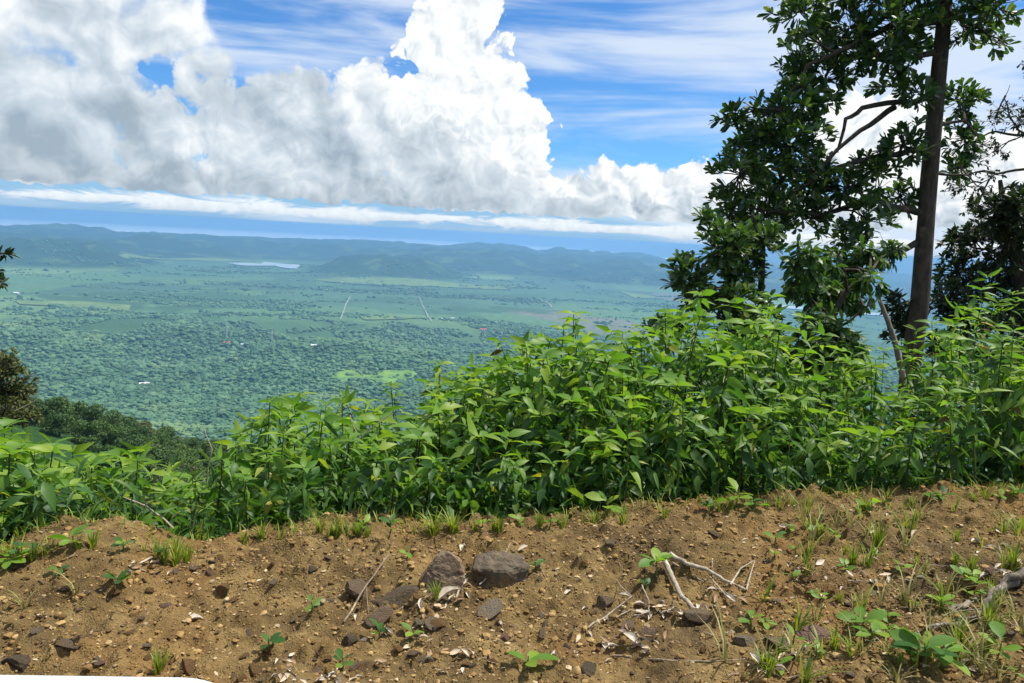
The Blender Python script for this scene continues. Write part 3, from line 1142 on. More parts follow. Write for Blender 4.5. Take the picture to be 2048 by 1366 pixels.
ST1 = [(0, (.020, .052, .016)), (.45, (.040, .092, .024)), (.8, (.070, .135, .030)), (1, (.15, .20, .04))]
M_l1 = [leaf_mat('tree_leaf', ST1, .36, .36, 'object', .6), leaf_mat('tree_foliage', ST1, .36, .36, 'tint', .6)]
ST3 = [(0, (.026, .068, .014)), (.5, (.052, .118, .022)), (1, (.11, .19, .034))]
M_l3 = [leaf_mat('sapling_leaf', ST3, .42, .45, 'object', .4), leaf_mat('sapling_foliage', ST3, .42, .45, 'tint', .4)]
ST4 = [(0, (.012, .026, .010)), (.6, (.024, .046, .014)), (1, (.055, .075, .022))]
M_l4 = [None, leaf_mat('dark_foliage', ST4, .25, .5, 'tint', .35)]
ST6 = [(0, (.040, .052, .016)), (.5, (.070, .085, .024)), (1, (.125, .130, .040))]
M_l6 = [None, leaf_mat('olive_foliage', ST6, .3, .55, 'tint', .25)]
M_bark = bark_mat('tree_bark', (.026, .021, .016), (.105, .085, .066), 14.0)
M_bark2 = bark_mat('pale_bark', (.10, .085, .065), (.30, .26, .20), 12.0)

r_ = np.random.default_rng(11)
build_tree('broadleaf_tree', 'tall tree with dark straight trunk and glossy leaf clusters behind the weeds', base_at(1825, 760, 11.0), 11.0,
           [(1818, 800, 0.165), (1826, 700, 0.137), (1840, 600, 0.129), (1846, 520, 0.124), (1853, 430, 0.115), (1858, 360, 0.117), (1866, 270, 0.110), (1877, 150, 0.104), (1886, 60, 0.097), (1889, 0, 0.096), (1895, -150, 0.087), (1902, -330, 0.052)],
           [([(1872, 195), (1800, 205), (1722, 212), (1695, 240), (1672, 300), (1640, 345)], .05), ([(1790, 212), (1740, 245), (1676, 300), (1620, 360), (1560, 410)], .045),
            ([(1855, 300), (1760, 312), (1640, 345), (1560, 330), (1480, 300)], .05), ([(1885, 40), (1790, 52), (1700, 92), (1620, 130), (1560, 220)], .06),
            ([(1848, 430), (1750, 400), (1640, 430), (1540, 420), (1470, 410)], .055), ([(1888, 20), (1960, 60), (2010, 90)], .03),
            ([(1835, 490), (1760, 515), (1690, 570), (1640, 610)], .05), ([(1865, 260), (1930, 240), (1960, 280)], .03), ([(1880, 100), (1780, 120), (1680, 110), (1600, 60)], .045),
            ([(1858, 340), (1920, 350), (1975, 380)], .025), ([(1893, -30), (1780, -40), (1650, -20), (1580, 10)], .045), ([(1895, -60), (1960, -40), (2060, -10)], .04)],
           [(1600, 25, 55, 42), (1640, 90, 65, 45), (1700, 55, 65, 45), (1790, 60, 55, 55), (1830, 100, 40, 40), (1590, 130, 42, 50), (1650, 160, 60, 50), (1605, 205, 55, 55),
            (1545, 240, 60, 45), (1478, 232, 42, 26), (1500, 290, 58, 42), (1580, 290, 72, 58), (1625, 345, 55, 45), (1560, 360, 75, 50), (1478, 350, 52, 58),
            (1460, 420, 48, 48), (1530, 430, 68, 58), (1600, 430, 65, 48), (1690, 375, 60, 38), (1755, 345, 50, 50), (1805, 290, 45, 45), (1785, 168, 50, 22), (1835, 185, 32, 35),
            (1735, 440, 52, 36), (1690, 475, 45, 36), (1795, 395, 36, 36), (1920, 205, 42, 45), (1928, 275, 32, 40), (1905, 335, 32, 32), (1925, 55, 50, 42), (1985, 88, 34, 16),
            (1990, 10, 60, 30), (1920, -30, 80, 50), (1740, -40, 120, 50), (1610, -40, 60, 40), (1760, 110, 50, 30), (1720, 130, 40, 26), (1830, 30, 45, 40)],
           (OBOVATE, OBO_LO), .16, (M_l1, M_bark), r_, 1 / 70, 300)
build_tree('young_tree', 'young tree with dark rosette leaves beside the tall trunk, bushy down to the weeds', base_at(1520, 760, 9.6), 9.6,
           [(1515, 800, .06), (1520, 690, .05), (1522, 580, .042), (1526, 500, .034), (1505, 430, .02)],
           [([(1522, 580), (1470, 570), (1400, 590), (1370, 560)], .02), ([(1524, 520), (1470, 500), (1440, 470)], .02), ([(1520, 620), (1560, 590), (1600, 540), (1640, 510)], .018)],
           [(1450, 490, 50, 48), (1470, 540, 58, 42), (1520, 478, 38, 45), (1370, 550, 32, 40), (1402, 590, 40, 34), (1460, 605, 55, 36), (1512, 640, 42, 50), (1545, 690, 40, 36), (1480, 660, 50, 36), (1520, 730, 60, 40), (1570, 760, 50, 36), (1330, 660, 45, 26), (1420, 450, 26, 26)],
           (OBOVATE, OBO_LO), .145, (M_l1, M_bark), r_, 1 / 50, 200)
build_tree('leaning_tree', 'leaning small tree with larger hanging green leaves and a pale broken branch', base_at(1650, 770, 9.0), 9.0,
           [(1640, 800, .07), (1650, 700, .055), (1662, 640, .045), (1690, 585, .036), (1740, 545, .025)],
           [([(1662, 640), (1620, 590), (1600, 540)], .02), ([(1690, 585), (1680, 520), (1690, 480)], .02), ([(1650, 700), (1610, 680), (1590, 650)], .018), ([(1690, 650), (1730, 620), (1770, 590)], .018)],
           [(1620, 520, 52, 45), (1680, 540, 55, 45), (1740, 505, 42, 36), (1780, 505, 34, 26), (1640, 590, 52, 45), (1705, 590, 42, 36), (1650, 660, 60, 45), (1620, 705, 55, 40), (1685, 690, 45, 40), (1600, 560, 36, 36), (1740, 560, 26, 26), (1650, 750, 70, 36), (1600, 770, 60, 36), (1700, 750, 50, 34), (1650, 800, 60, 36)],
           (LONGLEAF, LONGLEAF), .15, (M_l3, M_bark), r_, 1 / 60, 300, rosette=(6, 9), droopy=.45, spread=1.1,
           extra_wood=[([(1822, 830), (1792, 690), (1775, 640), (1755, 590)], .042, .022)])
build_tree('dark_tree', 'dense dark small-leaved tree filling the edge behind the tall trunk', base_at(2040, 760, 12.5), 12.5,
           [(2065, 800, .16), (2055, 650, .14), (2035, 520, .11), (2010, 430, .07), (2000, 360, .03)],
           [([(2055, 640), (1980, 600), (1900, 600)], .05), ([(2035, 520), (1970, 500), (1910, 480)], .04), ([(2040, 560), (2080, 480), (2100, 420)], .04)],
           [(1990, 425, 45, 45), (1945, 470, 42, 42), (2010, 490, 60, 55), (1925, 540, 50, 48), (1980, 570, 65, 50), (2045, 560, 60, 70), (1890, 595, 40, 48), (2035, 420, 55, 50), (1905, 485, 26, 26),
            (1800, 615, 34, 34, -1.2), (1810, 660, 36, 34, -1.2), (1925, 640, 55, 40), (2010, 640, 60, 40), (1900, 700, 60, 40), (1980, 710, 70, 40), (1960, 770, 70, 40), (2090, 450, 60, 90), (2120, 560, 70, 70), (2140, 470, 60, 60), (2100, 640, 80, 50)],
           (SMALL, SMALL), .13, (M_l4, M_bark), r_, 1 / 34, 0, rosette=(6, 9))
build_tree('twiggy_tree', 'thin crooked tree with fine open twigs reaching in beside the tall trunk', base_at(2150, 760, 15.0), 15.0,
           [(2160, 800, .14), (2150, 600, .12), (2130, 450, .09), (2140, 250, .06), (2130, 100, .03)],
           [([(2130, 330), (2048, 338), (1990, 345), (1950, 342), (1915, 355)], .035), ([(2135, 290), (2048, 268), (1990, 265), (1955, 272), (1900, 310)], .035), ([(2048, 268), (2020, 235), (2010, 200), (2020, 170)], .02),
            ([(2048, 268), (2000, 290), (1960, 320)], .015), ([(1990, 345), (1950, 380), (1930, 420)], .012)],
           [(2005, 222, 40, 22), (1965, 290, 45, 26), (1935, 320, 45, 32), (1930, 372, 55, 24), (1955, 415, 36, 34), (2000, 300, 26, 20), (1990, 240, 26, 20), (2040, 240, 36, 36), (1985, 350, 34, 14), (2140, 120, 90, 60), (2120, 220, 80, 60), (2180, 300, 90, 70), (2200, 180, 80, 60), (2150, 60, 70, 50), (2220, 420, 80, 60)],
           (SMALL, SMALL), .09, (M_l4, M_bark), r_, 1 / 40, 0, rosette=(3, 6), twig_r=.004, droopy=.3)
build_tree('olive_tree', 'olive green bushy treetop rising over the weeds at the edge of the slope', base_at(-60, 830, 21.0), 21.0,
           [(-70, 960, .16), (-65, 860, .13), (-60, 800, .09), (-50, 750, .04)],
           [([(-62, 830), (0, 800), (40, 780)], .04), ([(-60, 800), (-20, 750), (10, 720)], .04)],
           [(-40, 740, 55, 45), (5, 735, 40, 38), (-10, 790, 60, 45), (40, 780, 32, 38), (10, 825, 50, 34), (-90, 780, 60, 60), (55, 830, 26, 22), (-60, 840, 60, 40)],
           (SMALL, SMALL), .15, (M_l6, M_bark), r_, 1 / 14, 0, rosette=(6, 9))
build_tree('slender_tree', 'slender tree whose leafy branch tip reaches in over the valley', base_at(-330, 800, 12.0), 12.0,
           [(-330, 900, .10), (-320, 650, .08), (-300, 450, .05), (-290, 300, .02)],
           [([(-315, 600), (-180, 560), (-60, 525), (8, 510)], .03), ([(-180, 560), (-80, 570), (0, 562)], .02)],
           [(8, 506, 14, 10), (-6, 548, 14, 10), (2, 564, 12, 8), (-60, 530, 40, 30), (-150, 540, 60, 50), (-300, 350, 80, 80), (-260, 450, 70, 70)],
           (SMALL, SMALL), .13, (M_l4, M_bark), r_, 1 / 24, 0, rosette=(5, 8))

# ------------------------------------------------------------------ the dirt verge
def fine_h(x, y):
    n1 = fbm(x * 7, y * 7, 4, 81)
    n2 = fbm(x * 22 + 3, y * 22, 3, 82)
    clod = np.maximum(0, fbm(x * 13 + 8, y * 13, 3, 83) - .12)
    return .036 * n1 + .020 * n2 + .085 * clod * (.4 + .6 * sstep(fbm(x * 1.1, y * 1.1, 2, 84), -.2, .4))


def gh(x, y):
    x = np.atleast_1d(np.asarray(x, float)); y = np.atleast_1d(np.asarray(y, float))
    return height(x, y) + fine_h(x, y)


def gz(x, y):
    x, y = np.array([float(x)]), np.array([float(y)])
    return float((near_height(x, y) + fine_h(x, y))[0]) if abs(x[0]) < 5 and math.hypot(x[0], y[0]) < 6.8 else float(gh(x, y)[0])


def gpt(px, py):
    """photo pixel -> point on the dirt"""
    d = ray(px, py)
    t = np.arange(2.2, 8, .04)
    for step in (.04, .002):
        X, Y_ = d.x * t, d.y * t
        b = np.nonzero(CAM_H + d.z * t < near_height(X, Y_) + fine_h(X, Y_))[0]
        i = b[0] if len(b) else len(t) - 1
        t = np.arange(t[i] - .042, t[i] + .003, .002)
    return Vector((X[i], Y_[i], CAM_H + d.z * Y_[i] / d.y))


gx_ = np.unique(np.concatenate([np.linspace(-7.3, -3.4, 40), np.linspace(-3.4, 4.6, 560), np.linspace(4.6, 9.3, 44)]))
gy_ = np.unique(np.concatenate([np.linspace(-4.3, 1.9, 50), np.linspace(1.9, 5.6, 330), np.linspace(5.6, 9.3, 60)]))
GX, GY = np.meshgrid(gx_, gy_)
GZ = gh(GX.ravel(), GY.ravel())
nx, ny = len(gx_), len(gy_)
i, j = np.meshgrid(np.arange(ny - 1), np.arange(nx - 1), indexing='ij')
gf = np.stack([i * nx + j, i * nx + j + 1, (i + 1) * nx + j + 1, (i + 1) * nx + j], -1).reshape(-1, 4)

m, out = new_mat('dirt')
p = wpos()
n_big = noise(p, 1.1, 4.0, .6)
n_mid = noise(p, 6.0, 5.0, .65)
n_fine = noise(p, 55.0, 5.0, .7)
n_gr = voronoi(p, 120.0, 1.0, .6)
soil = ramp(n_mid, [(.28, (.058, .039, .016)), (.45, (.160, .108, .040)), (.6, (.265, .184, .070)), (.8, (.39, .285, .125))])
soil = mix(smooth(n_big, .50, .66) * .6, soil, (.28, .155, .050))
soil = mix(smooth(n_big, .48, .34) * .8, soil, (.085, .060, .030))
soil = mix(lin(n_fine, .35, .7, .55, 0), soil, (.070, .044, .024))
soil = mix(smooth(n_gr, .22, .05) * .5, soil, (.40, .30, .17))
principled(out, soil, .95, .12, n_fine * .7 + n_gr * .3, .02, .9)
M_dirt = m
ground = obj('ground', mesh_np('ground', np.stack([GX.ravel(), GY.ravel(), GZ], 1), gf, M_dirt, True))
tag(ground, 'bare brown stony dirt verge along the hilltop edge', 'ground', kind='structure')

# crumbs of soil and gravel, far too many to count
m, out = new_mat('gravel')
ta = S(S.new('ShaderNodeAttribute', attribute_name='tint').outputs['Fac'])
gcol = ramp(ta, [(0, (.080, .048, .020)), (.3, (.19, .116, .040)), (.55, (.30, .19, .068)), (.75, (.42, .29, .12)), (.88, (.24, .185, .11)), (1, (.60, .46, .28))])
principled(out, mix(lin(noise(wpos(), 90.0, 3.0), .3, .7, 0, .5), gcol, (.12, .07, .035)), .95, .12)
M_gravel = m


bm = bmesh.new(); bmesh.ops.create_icosphere(bm, subdivisions=1, radius=1.0)
iv = np.array([v.co[:] for v in bm.verts]); if_ = np.array([[v.index for v in f.verts] for f in bm.faces]); bm.free()
r_ = np.random.default_rng(55)
mb = MB()
NG = 34000
gxx = r_.uniform(-3.6, 5.2, NG * 3); gyy = 2.0 + 3.2 * r_.uniform(0, 1, NG * 3) ** 1.15
yc = np.interp(gxx, CRX, CRY)
dn = fbm(gxx * 1.6, gyy * 1.6, 3, 91)
ok = (gyy < yc + .15) & (r_.uniform(-.9, .9, NG * 3) < dn + .25)
gxx, gyy = gxx[ok][:NG], gyy[ok][:NG]
sz_ = .0028 / np.maximum(r_.uniform(0, 1, len(gxx)), .012) ** .42
sz_ = np.clip(sz_ * 1.05, .003, .016)
V0 = iv[None] * (1 + r_.uniform(-.28, .28, (len(gxx), len(iv), 1))) * sz_[:, None, None] * r_.uniform(.6, 1.3, (len(gxx), 1, 3)) * np.array([1, 1, .75])
V0 = V0 + np.stack([gxx, gyy, gh(gxx, gyy) + sz_ * .25], 1)[:, None, :]
F0 = (if_[None] + (np.arange(len(gxx)) * len(iv))[:, None, None]).reshape(-1, 3)
tt = np.clip(r_.beta(2, 2.2, len(gxx)) + (r_.uniform(0, 1, len(gxx)) > .95) * .4, 0, 1)
mb.add(V0.reshape(-1, 3), t=F0, a=np.repeat(tt, len(iv)))
tag(obj('gravel', mb.mesh('gravel', M_gravel, False)), 'loose brown crumbs and gravel strewn over the dirt', 'gravel', kind='stuff')


# crumbled leaf litter and chips, gathered in drifts
m, out = new_mat('leaf_litter')
ta = S(S.new('ShaderNodeAttribute', attribute_name='tint').outputs['Fac'])
principled(out, ramp(ta, [(0, (.045, .030, .016)), (.4, (.12, .080, .040)), (.7, (.26, .19, .105)), (.9, (.42, .34, .22)), (1, (.62, .56, .46))]), .9, .15)
r_ = np.random.default_rng(56)
NL = 9000
lx = r_.uniform(-3.4, 4.8, NL * 4); ly = r_.uniform(2.0, 5.3, NL * 4)
dn = fbm(lx * 1.3 + 4, ly * 1.3, 4, 93) + .35 * sstep(lx, -.6, .8)
ok = (ly < np.interp(lx, CRX, CRY) + .1) & (r_.uniform(-.3, .9, NL * 4) < dn)
lx, ly = lx[ok][:NL], ly[ok][:NL]
d = r_.normal(size=(len(lx), 3)) * np.array([1, 1, .3])
mb = MB()
V_ = np.array([(0, -.05, 0), (.35, -.22, .05), (.35, .2, .06), (.8, -.14, -.02), (.8, .16, .03), (1, .02, .05)])
x_ = d / np.linalg.norm(d, axis=1)[:, None]
y_ = np.cross(np.array([0, 0, 1.0]) + r_.normal(size=d.shape) * .5, x_); y_ /= np.linalg.norm(y_, axis=1)[:, None]
z_ = np.cross(x_, y_)
sl = r_.uniform(.008, .028, len(lx))[:, None, None]
vv_ = np.stack([lx, ly, gh(lx, ly) + .004], 1)[:, None, :] + sl * (V_[None, :, 0:1] * x_[:, None] + V_[None, :, 1:2] * y_[:, None] + V_[None, :, 2:3] * z_[:, None])
tri = np.array([(0, 1, 2), (1, 3, 4), (1, 4, 2), (3, 5, 4)])
mb.add(vv_.reshape(-1, 3), t=(tri[None] + (np.arange(len(lx)) * 6)[:, None, None]).reshape(-1, 3), a=np.repeat(r_.beta(1.6, 2.2, len(lx)), 6))
tag(obj('leaf_litter', mb.mesh('leaf_litter', m, False)), 'crumbled brown leaf litter drifted over the dirt', 'litter', kind='stuff')


# ------------------------------------------------------------------ rocks
def zone(px):
    for lim, s in ((520, 'on the open gravelly bank'), (800, 'around the blocky brown rock'), (1110, 'around the large brown slab'), (1290, 'near the crossing twigs'), (1540, 'around the pale forked stick'), (1760, 'around the pinkish slab')):
        if px < lim: return s
    return 'near the exposed roots'


def rock_mat(name, dark, light):
    m, out = new_mat(name)
    o = S(S.new('ShaderNodeTexCoord').outputs['Object'])
    n1 = noise(o, 9.0, 6.0, .65); n2 = noise(o, 45.0, 4.0, .7)
    c0 = ramp(n1, [(.3, dark), (.7, light)])
    c0 = mix(smooth(noise(o, 5.0, 4.0, .65), .48, .66) * .75, c0, (.25, .150, .058))      # caked soil
    principled(out, mix(lin(n2, .35, .7, .4, 0), c0, tuple(v * .7 for v in dark)), .95, .12, n2 * .5 + n1 * 2.0, .02, .9)
    return m


RM = {'brown': rock_mat('brown_rock', (.145, .105, .068), (.31, .235, .158)), 'dark': rock_mat('dark_rock', (.075, .060, .042), (.185, .15, .105)),
      'ochre': rock_mat('ochre_rock', (.17, .095, .040), (.33, .20, .09)), 'pink': rock_mat('pink_rock', (.16, .10, .075), (.32, .22, .165)),
      'grey': rock_mat('grey_rock', (.155, .13, .09), (.33, .28, .20))}


def rock_mesh(seed, mat, sub=3, cuts=12, depth=(.30, .72)):
    r0 = np.random.default_rng(seed)
    v, f = ico(sub)
    for _ in range(cuts):
        n = r0.normal(size=3); n /= np.linalg.norm(n)
        d = r0.uniform(*depth)
        k = v @ n - d
        v = v - np.maximum(k, 0)[:, None] * n * .96
    v = v + v * (.11 * n3(v, 2.6, seed % 50) + .075 * n3(v, 6.0, seed % 31))[:, None]
    v /= np.abs(v).max(0)
    me = mesh_np('rock', v, f, mat, False)
    return me


def rock(px, py, w, h, kind, label, seed, rot=(0, 0, 0), depth=1.0, sub=3, group=None, sink=.45, name='rock'):
    p = gpt(px, py)
    mpp = p.y / FPX * 1.05
    o = obj(name, rock_mesh(seed, RM[kind], sub))
    w, h = w * .92, h * .95
    o.scale = (w * mpp / 2, w * mpp / 2 * depth, h * mpp / 2)
    o.rotation_euler = rot
    o.location = (p.x, p.y + w * mpp * .2 * depth, gz(p.x, p.y + w * mpp * .2) + h * mpp * (.5 - sink))
    tag(o, label, 'rock', group)
    return o


def hull_rock(px, py, pts, unit, kind, label, seed, rough_=.035):
    """an angular rock from corner points given in hundreds of photo pixels"""
    p = gpt(px, py)
    k = 100 * p.y / FPX * unit
    bm = bmesh.new()
    for q in pts: bm.verts.new(q)
    bmesh.ops.convex_hull(bm, input=bm.verts[:])
    bmesh.ops.delete(bm, geom=[v for v in bm.verts if not v.link_faces], context='VERTS')
    bmesh.ops.bevel(bm, geom=bm.edges[:], offset=.035, segments=1, affect='EDGES')
    bmesh.ops.triangulate(bm, faces=bm.faces[:])
    for _ in range(3):
        bmesh.ops.subdivide_edges(bm, edges=[e for e in bm.edges if e.calc_length() > .05], cuts=1)
        bmesh.ops.triangulate(bm, faces=bm.faces[:])
    co = np.array([v.co[:] for v in bm.verts])
    bm.normal_update()
    nn = np.array([v.normal[:] for v in bm.verts])
    crack = np.minimum(np.abs(n3(co, 1.6, seed + 3)), .1) / .1
    d = rough_ * n3(co, 3.2, seed) + rough_ * .6 * n3(co, 9.0, seed + 1) - .03 * (1 - crack)
    co = (co + nn * d[:, None]) * k
    for v, c_ in zip(bm.verts, co): v.co = c_
    me = bpy.data.meshes.new('rock'); bm.to_mesh(me); bm.free()
    me.materials.append(RM[kind])
    o = obj('rock', me)
    o.location = (p.x, p.y, p.z)
    return tag(o, label, 'rock')


hull_rock(885, 1172, [(-.52, -.2, -.35), (-.5, -.22, .12), (-.3, -.2, .42), (-.12, -.08, .74), (.12, -.05, .82), (.38, -.06, .62), (.48, -.1, .3), (.36, -.22, -.1), (.22, -.3, -.4), (-.15, -.34, -.4),
                      (-.4, .25, .2), (-.05, .3, .68), (.34, .28, .52), (.4, .3, -.3), (-.45, .3, -.3)], 1.0, 'brown', 'large brown upright slab of rock leaning in the dirt', 3)
hull_rock(1000, 1160, [(-.62, -.18, .30), (-.52, .2, .52), (-.1, .3, .56), (.42, .26, .48), (.62, .05, .36), (.16, -.2, .30), (-.2, -.24, .30), (-.46, -.16, -.3), (.55, -.02, -.3), (.15, -.22, -.3), (-.4, .3, -.3), (.5, .3, -.3)],
          1.0, 'dark', 'dark wedge shaped rock with flat top beside the large brown slab', 8)
rock(718, 1190, 64, 72, 'brown', 'blocky brown rock with a flat shaded face near the thin stick', 14, (.1, -.2, .7), .8)
rock(795, 1212, 98, 58, 'dark', 'dark greenish flat rock at the foot of the large slab', 21, (.2, .1, .2), .8)
rock(757, 1252, 76, 44, 'brown', 'flat brown rock lying under the dark greenish one', 33, (.1, -.15, -.4), .8)
rock(984, 1232, 76, 46, 'grey', 'grey angular stone lying below the dark wedge rock', 41, (.15, 0, .2), .8)
rock(370, 1345, 52, 54, 'ochre', 'orange brown cube-like stone beside a small grass tuft', 52, (.1, .1, .5), .9)
rock(22, 1330, 78, 54, 'dark', 'dark half-buried rock at the end of the dirt bank', 60, (0, .2, .2), .9)
rock(446, 1196, 40, 36, 'ochre', 'reddish clod perched over a small hollow', 66, (.1, 0, .1), .9)
rock(1640, 1282, 116, 56, 'pink', 'wide pinkish flaking slab lying in the dirt', 71, (.1, .12, -.15), .8)
rock(1560, 1296, 70, 42, 'grey', 'grey rounded rock touching the pinkish slab', 78, (0, .1, .3), .9)
rock(1492, 1292, 78, 42, 'grey', 'grey rock with a dark underside beside the long thin twig', 83, (.1, -.1, .4), .8)
rock(1302, 1274, 60, 36, 'brown', 'brown rock amid the bleached dead leaves', 90, (.05, .1, .2), .9)
rock(1262, 1262, 48, 38, 'brown', 'small brown rock against the one amid bleached leaves', 97, (.2, .1, .9), .9)
rock(1390, 1250, 92, 36, 'brown', 'long low brown rock at the tip of the pale curved stick', 101, (.05, .05, .1), .7)
rock(1213, 1216, 42, 46, 'brown', 'upright brown clod under two crossing twigs', 107, (.2, .1, .4), .9)
rock(130, 1306, 48, 30, 'brown', 'flat brown stone with dark edge on the left bank', 113, (.1, .1, .1), .8)['label'] = 'flat brown stone with dark edge on the gravelly bank'
rock(262, 1268, 34, 18, 'ochre', 'small flat ochre stone set in gravel', 118, (.05, .1, .2), .8)
rock(1178, 1345, 48, 34, 'dark', 'dark clod at the end of the long thin twig', 120, (.1, .1, .6), .9)
rock(700, 1290, 54, 26, 'dark', 'dark flat stone with pale rim near curled dry leaves', 126, (.1, 0, .2), .8)
rock(870, 1252, 48, 30, 'grey', 'small grey stone under the fallen pale twig', 131, (.1, .1, .3), .9)
rock(822, 1315, 34, 28, 'pink', 'small pinkish triangular stone', 138, (.1, .3, .3), .8)
rock(1010, 1282, 34, 26, 'pink', 'small purplish stone near a pale folded leaf', 142, (.1, .1, .1), .9)
rock(396, 1137, 20, 12, 'ochre', 'pale ochre stone beside the grass in the dip', 149, (.1, .1, .1), .8)
rock(655, 1120, 20, 14, 'brown', 'round brown pebble on the smooth dirt slope', 152, (.1, .1, .1), .9)
rock(620, 1146, 30, 16, 'dark', 'dark flattened clod on the smooth dirt slope', 155, (.1, .1, .1), .9)
rock(1222, 1100, 34, 22, 'brown', 'crumbly brown clod near the crest', 158, (.1, .1, .1), .9)
rock(1425, 1070, 36, 18, 'dark', 'dark clod near the crest by small shoots', 161, (.1, .1, .1), .9)
rock(35, 1140, 34, 22, 'dark', 'dark clod at the rim of the small mound', 164, (.1, .1, .1), .9)
rock(128, 1182, 26, 14, 'dark', 'small dark hollowed clod beside a yellow sprig', 165, (.1, .1, .1), .9)
small = [(k, rock_mesh(200 + i, RM[k], 2, 8)) for i, k in enumerate(['ochre', 'brown', 'ochre', 'grey', 'pink', 'ochre', 'brown', 'ochre'])]
SL = {'ochre': 'small ochre stone lying loose on the dirt', 'brown': 'small brown stone lying loose on the dirt', 'dark': 'small dark stone lying loose on the dirt',
      'grey': 'small grey stone lying loose on the dirt', 'pink': 'small pinkish stone lying loose on the dirt'}
r_ = np.random.default_rng(77)
for n in range(190):
    px = r_.uniform(0, 2048); py = 1100 + 266 * r_.uniform(0, 1) ** .8
    if px < 500 and r_.random() < .35: continue
    p = gpt(px, py)
    if p.y > np.interp(p.x, CRX, CRY): continue
    s = r_.uniform(.010, .024) * (1.4 if r_.random() < .15 else 1)
    k, me = small[int(r_.integers(0, len(small)))]
    o = obj('stone', me); o.location = (p.x, p.y, p.z + s * .2)
    o.scale = (s, s * r_.uniform(.6, 1), s * r_.uniform(.45, .8)); o.rotation_euler = (r_.uniform(-.4, .4), r_.uniform(-.4, .4), r_.uniform(0, 6.28))
    tag(o, SL[k].replace('on the dirt', zone(px)), 'stone', 'loose stones on the dirt')

# ------------------------------------------------------------------ sticks, twigs, root
M_stick = bark_mat('dry_stick', (.20, .16, .11), (.46, .40, .31), 40.0)
M_twig = bark_mat('dry_twig', (.13, .095, .06), (.34, .27, .18), 60.0)
M_root = bark_mat('root_bark', (.07, .058, .045), (.24, .205, .155), 30.0)


def stick(name, label, cat, pts_px, r0, r1_, mat, lift=.012, forks=(), wob=.0018, seed=1):
    """pts_px: (x, y[, height above ground])"""
    r0_ = np.random.default_rng(seed)
    P = []
    for q in pts_px:
        p = gpt(q[0], q[1]); P.append(p + Vector((0, 0, lift + (q[2] if len(q) > 2 else 0))))
    if len(P) == 2: P.insert(1, P[0].lerp(P[1], .5))
    F = []
    for a, b in zip(P[:-1], P[1:]):
        for k in range(4): F.append(a.lerp(b, k / 4) + Vector(r0_.normal(size=3) * wob))
    F.append(P[-1])
    base = P[0]
    root = empty(name, base)
    n = len(F)
    mb = MB(); mb.tube([p - base for p in F], [r0 + (r1_ - r0) * i / (n - 1) for i in range(n)], 8)
    obj('shaft', mb.mesh('shaft', mat), root)
    for fk in forks:
        Q = [gpt(q[0], q[1]) + Vector((0, 0, lift + (q[2] if len(q) > 2 else 0))) for q in fk]
        if len(Q) == 2: Q.insert(1, Q[0].lerp(Q[1], .5) + Vector(r0_.normal(size=3) * .006))
        mb = MB(); mb.tube([p - base for p in Q], [r1_ * .8, r1_ * .6, r1_ * .35][:len(Q)] if len(Q) == 3 else [r1_ * .8] + [r1_ * .5] * (len(Q) - 1), 6)
        obj('side_twig', mb.mesh('side_twig', mat), root)
    return tag(root, label, cat)


stick('stick', 'thick pale curved stick lying among bleached leaves', 'stick', [(1327, 1135, .03), (1340, 1160, .02), (1358, 1195, .01), (1385, 1222), (1406, 1236)], .013, .008, M_stick, .012, seed=2)
stick('stick', 'long pale forked stick with side twigs lying across the dirt', 'stick', [(1338, 1124, .03), (1372, 1140, .02), (1410, 1152, .02), (1450, 1170, .01), (1492, 1186)], .011, .006, M_stick, .012,
      [[(1492, 1186), (1500, 1160, .02), (1508, 1138, .03)], [(1460, 1175), (1480, 1150, .02), (1506, 1138, .03)], [(1420, 1160), (1450, 1195), (1475, 1198)], [(1345, 1130), (1400, 1165), (1462, 1196)]], seed=3)
stick('twig', 'thin straight twig propped against the blocky brown rock', 'twig', [(688, 1248), (735, 1190, .05), (778, 1132, .05)], .0045, .003, M_twig, .006, [[(732, 1190, .04), (734, 1212, .02), (737, 1228)]], seed=4)
stick('twig', 'very long thin twig lying straight along the gravel', 'twig', [(1225, 1314), (1320, 1324), (1420, 1326), (1490, 1322)], .004, .0025, M_twig, .008, seed=5)
stick('twig', 'crossing dry twigs over the upright brown clod', 'twig', [(1175, 1260), (1215, 1245, .02), (1262, 1212, .03)], .004, .003, M_stick, .012, [[(1262, 1212, .03), (1240, 1190, .03), (1232, 1172, .02)], [(1232, 1245, .01), (1260, 1225), (1288, 1232)]], seed=6)
stick('twig', 'short pale twig arching beside the bleached leaves', 'twig', [(1283, 1182, .02), (1296, 1212, .02), (1300, 1236)], .003, .002, M_stick, .008, seed=7)
stick('twig', 'slender grey twig lying across the dark wedge rock', 'twig', [(960, 1176, .01), (990, 1165, .05), (1018, 1140, .12)], .0035, .002, M_stick, .01, seed=8)
stick('twig', 'pale bent twig at the foot of the large slab', 'twig', [(912, 1200), (922, 1178, .03), (930, 1165, .03)], .005, .003, M_stick, .01, seed=9)
stick('twig', 'thin reddish twig on the slope above the crossing twigs', 'twig', [(1155, 1162), (1172, 1150), (1180, 1144)], .002, .0015, M_twig, .008, seed=10)
stick('twig', 'thin dark twig by the shoots at the end of the wedge rock', 'twig', [(1082, 1142), (1092, 1162), (1098, 1178)], .002, .0015, M_twig, .008, seed=12)
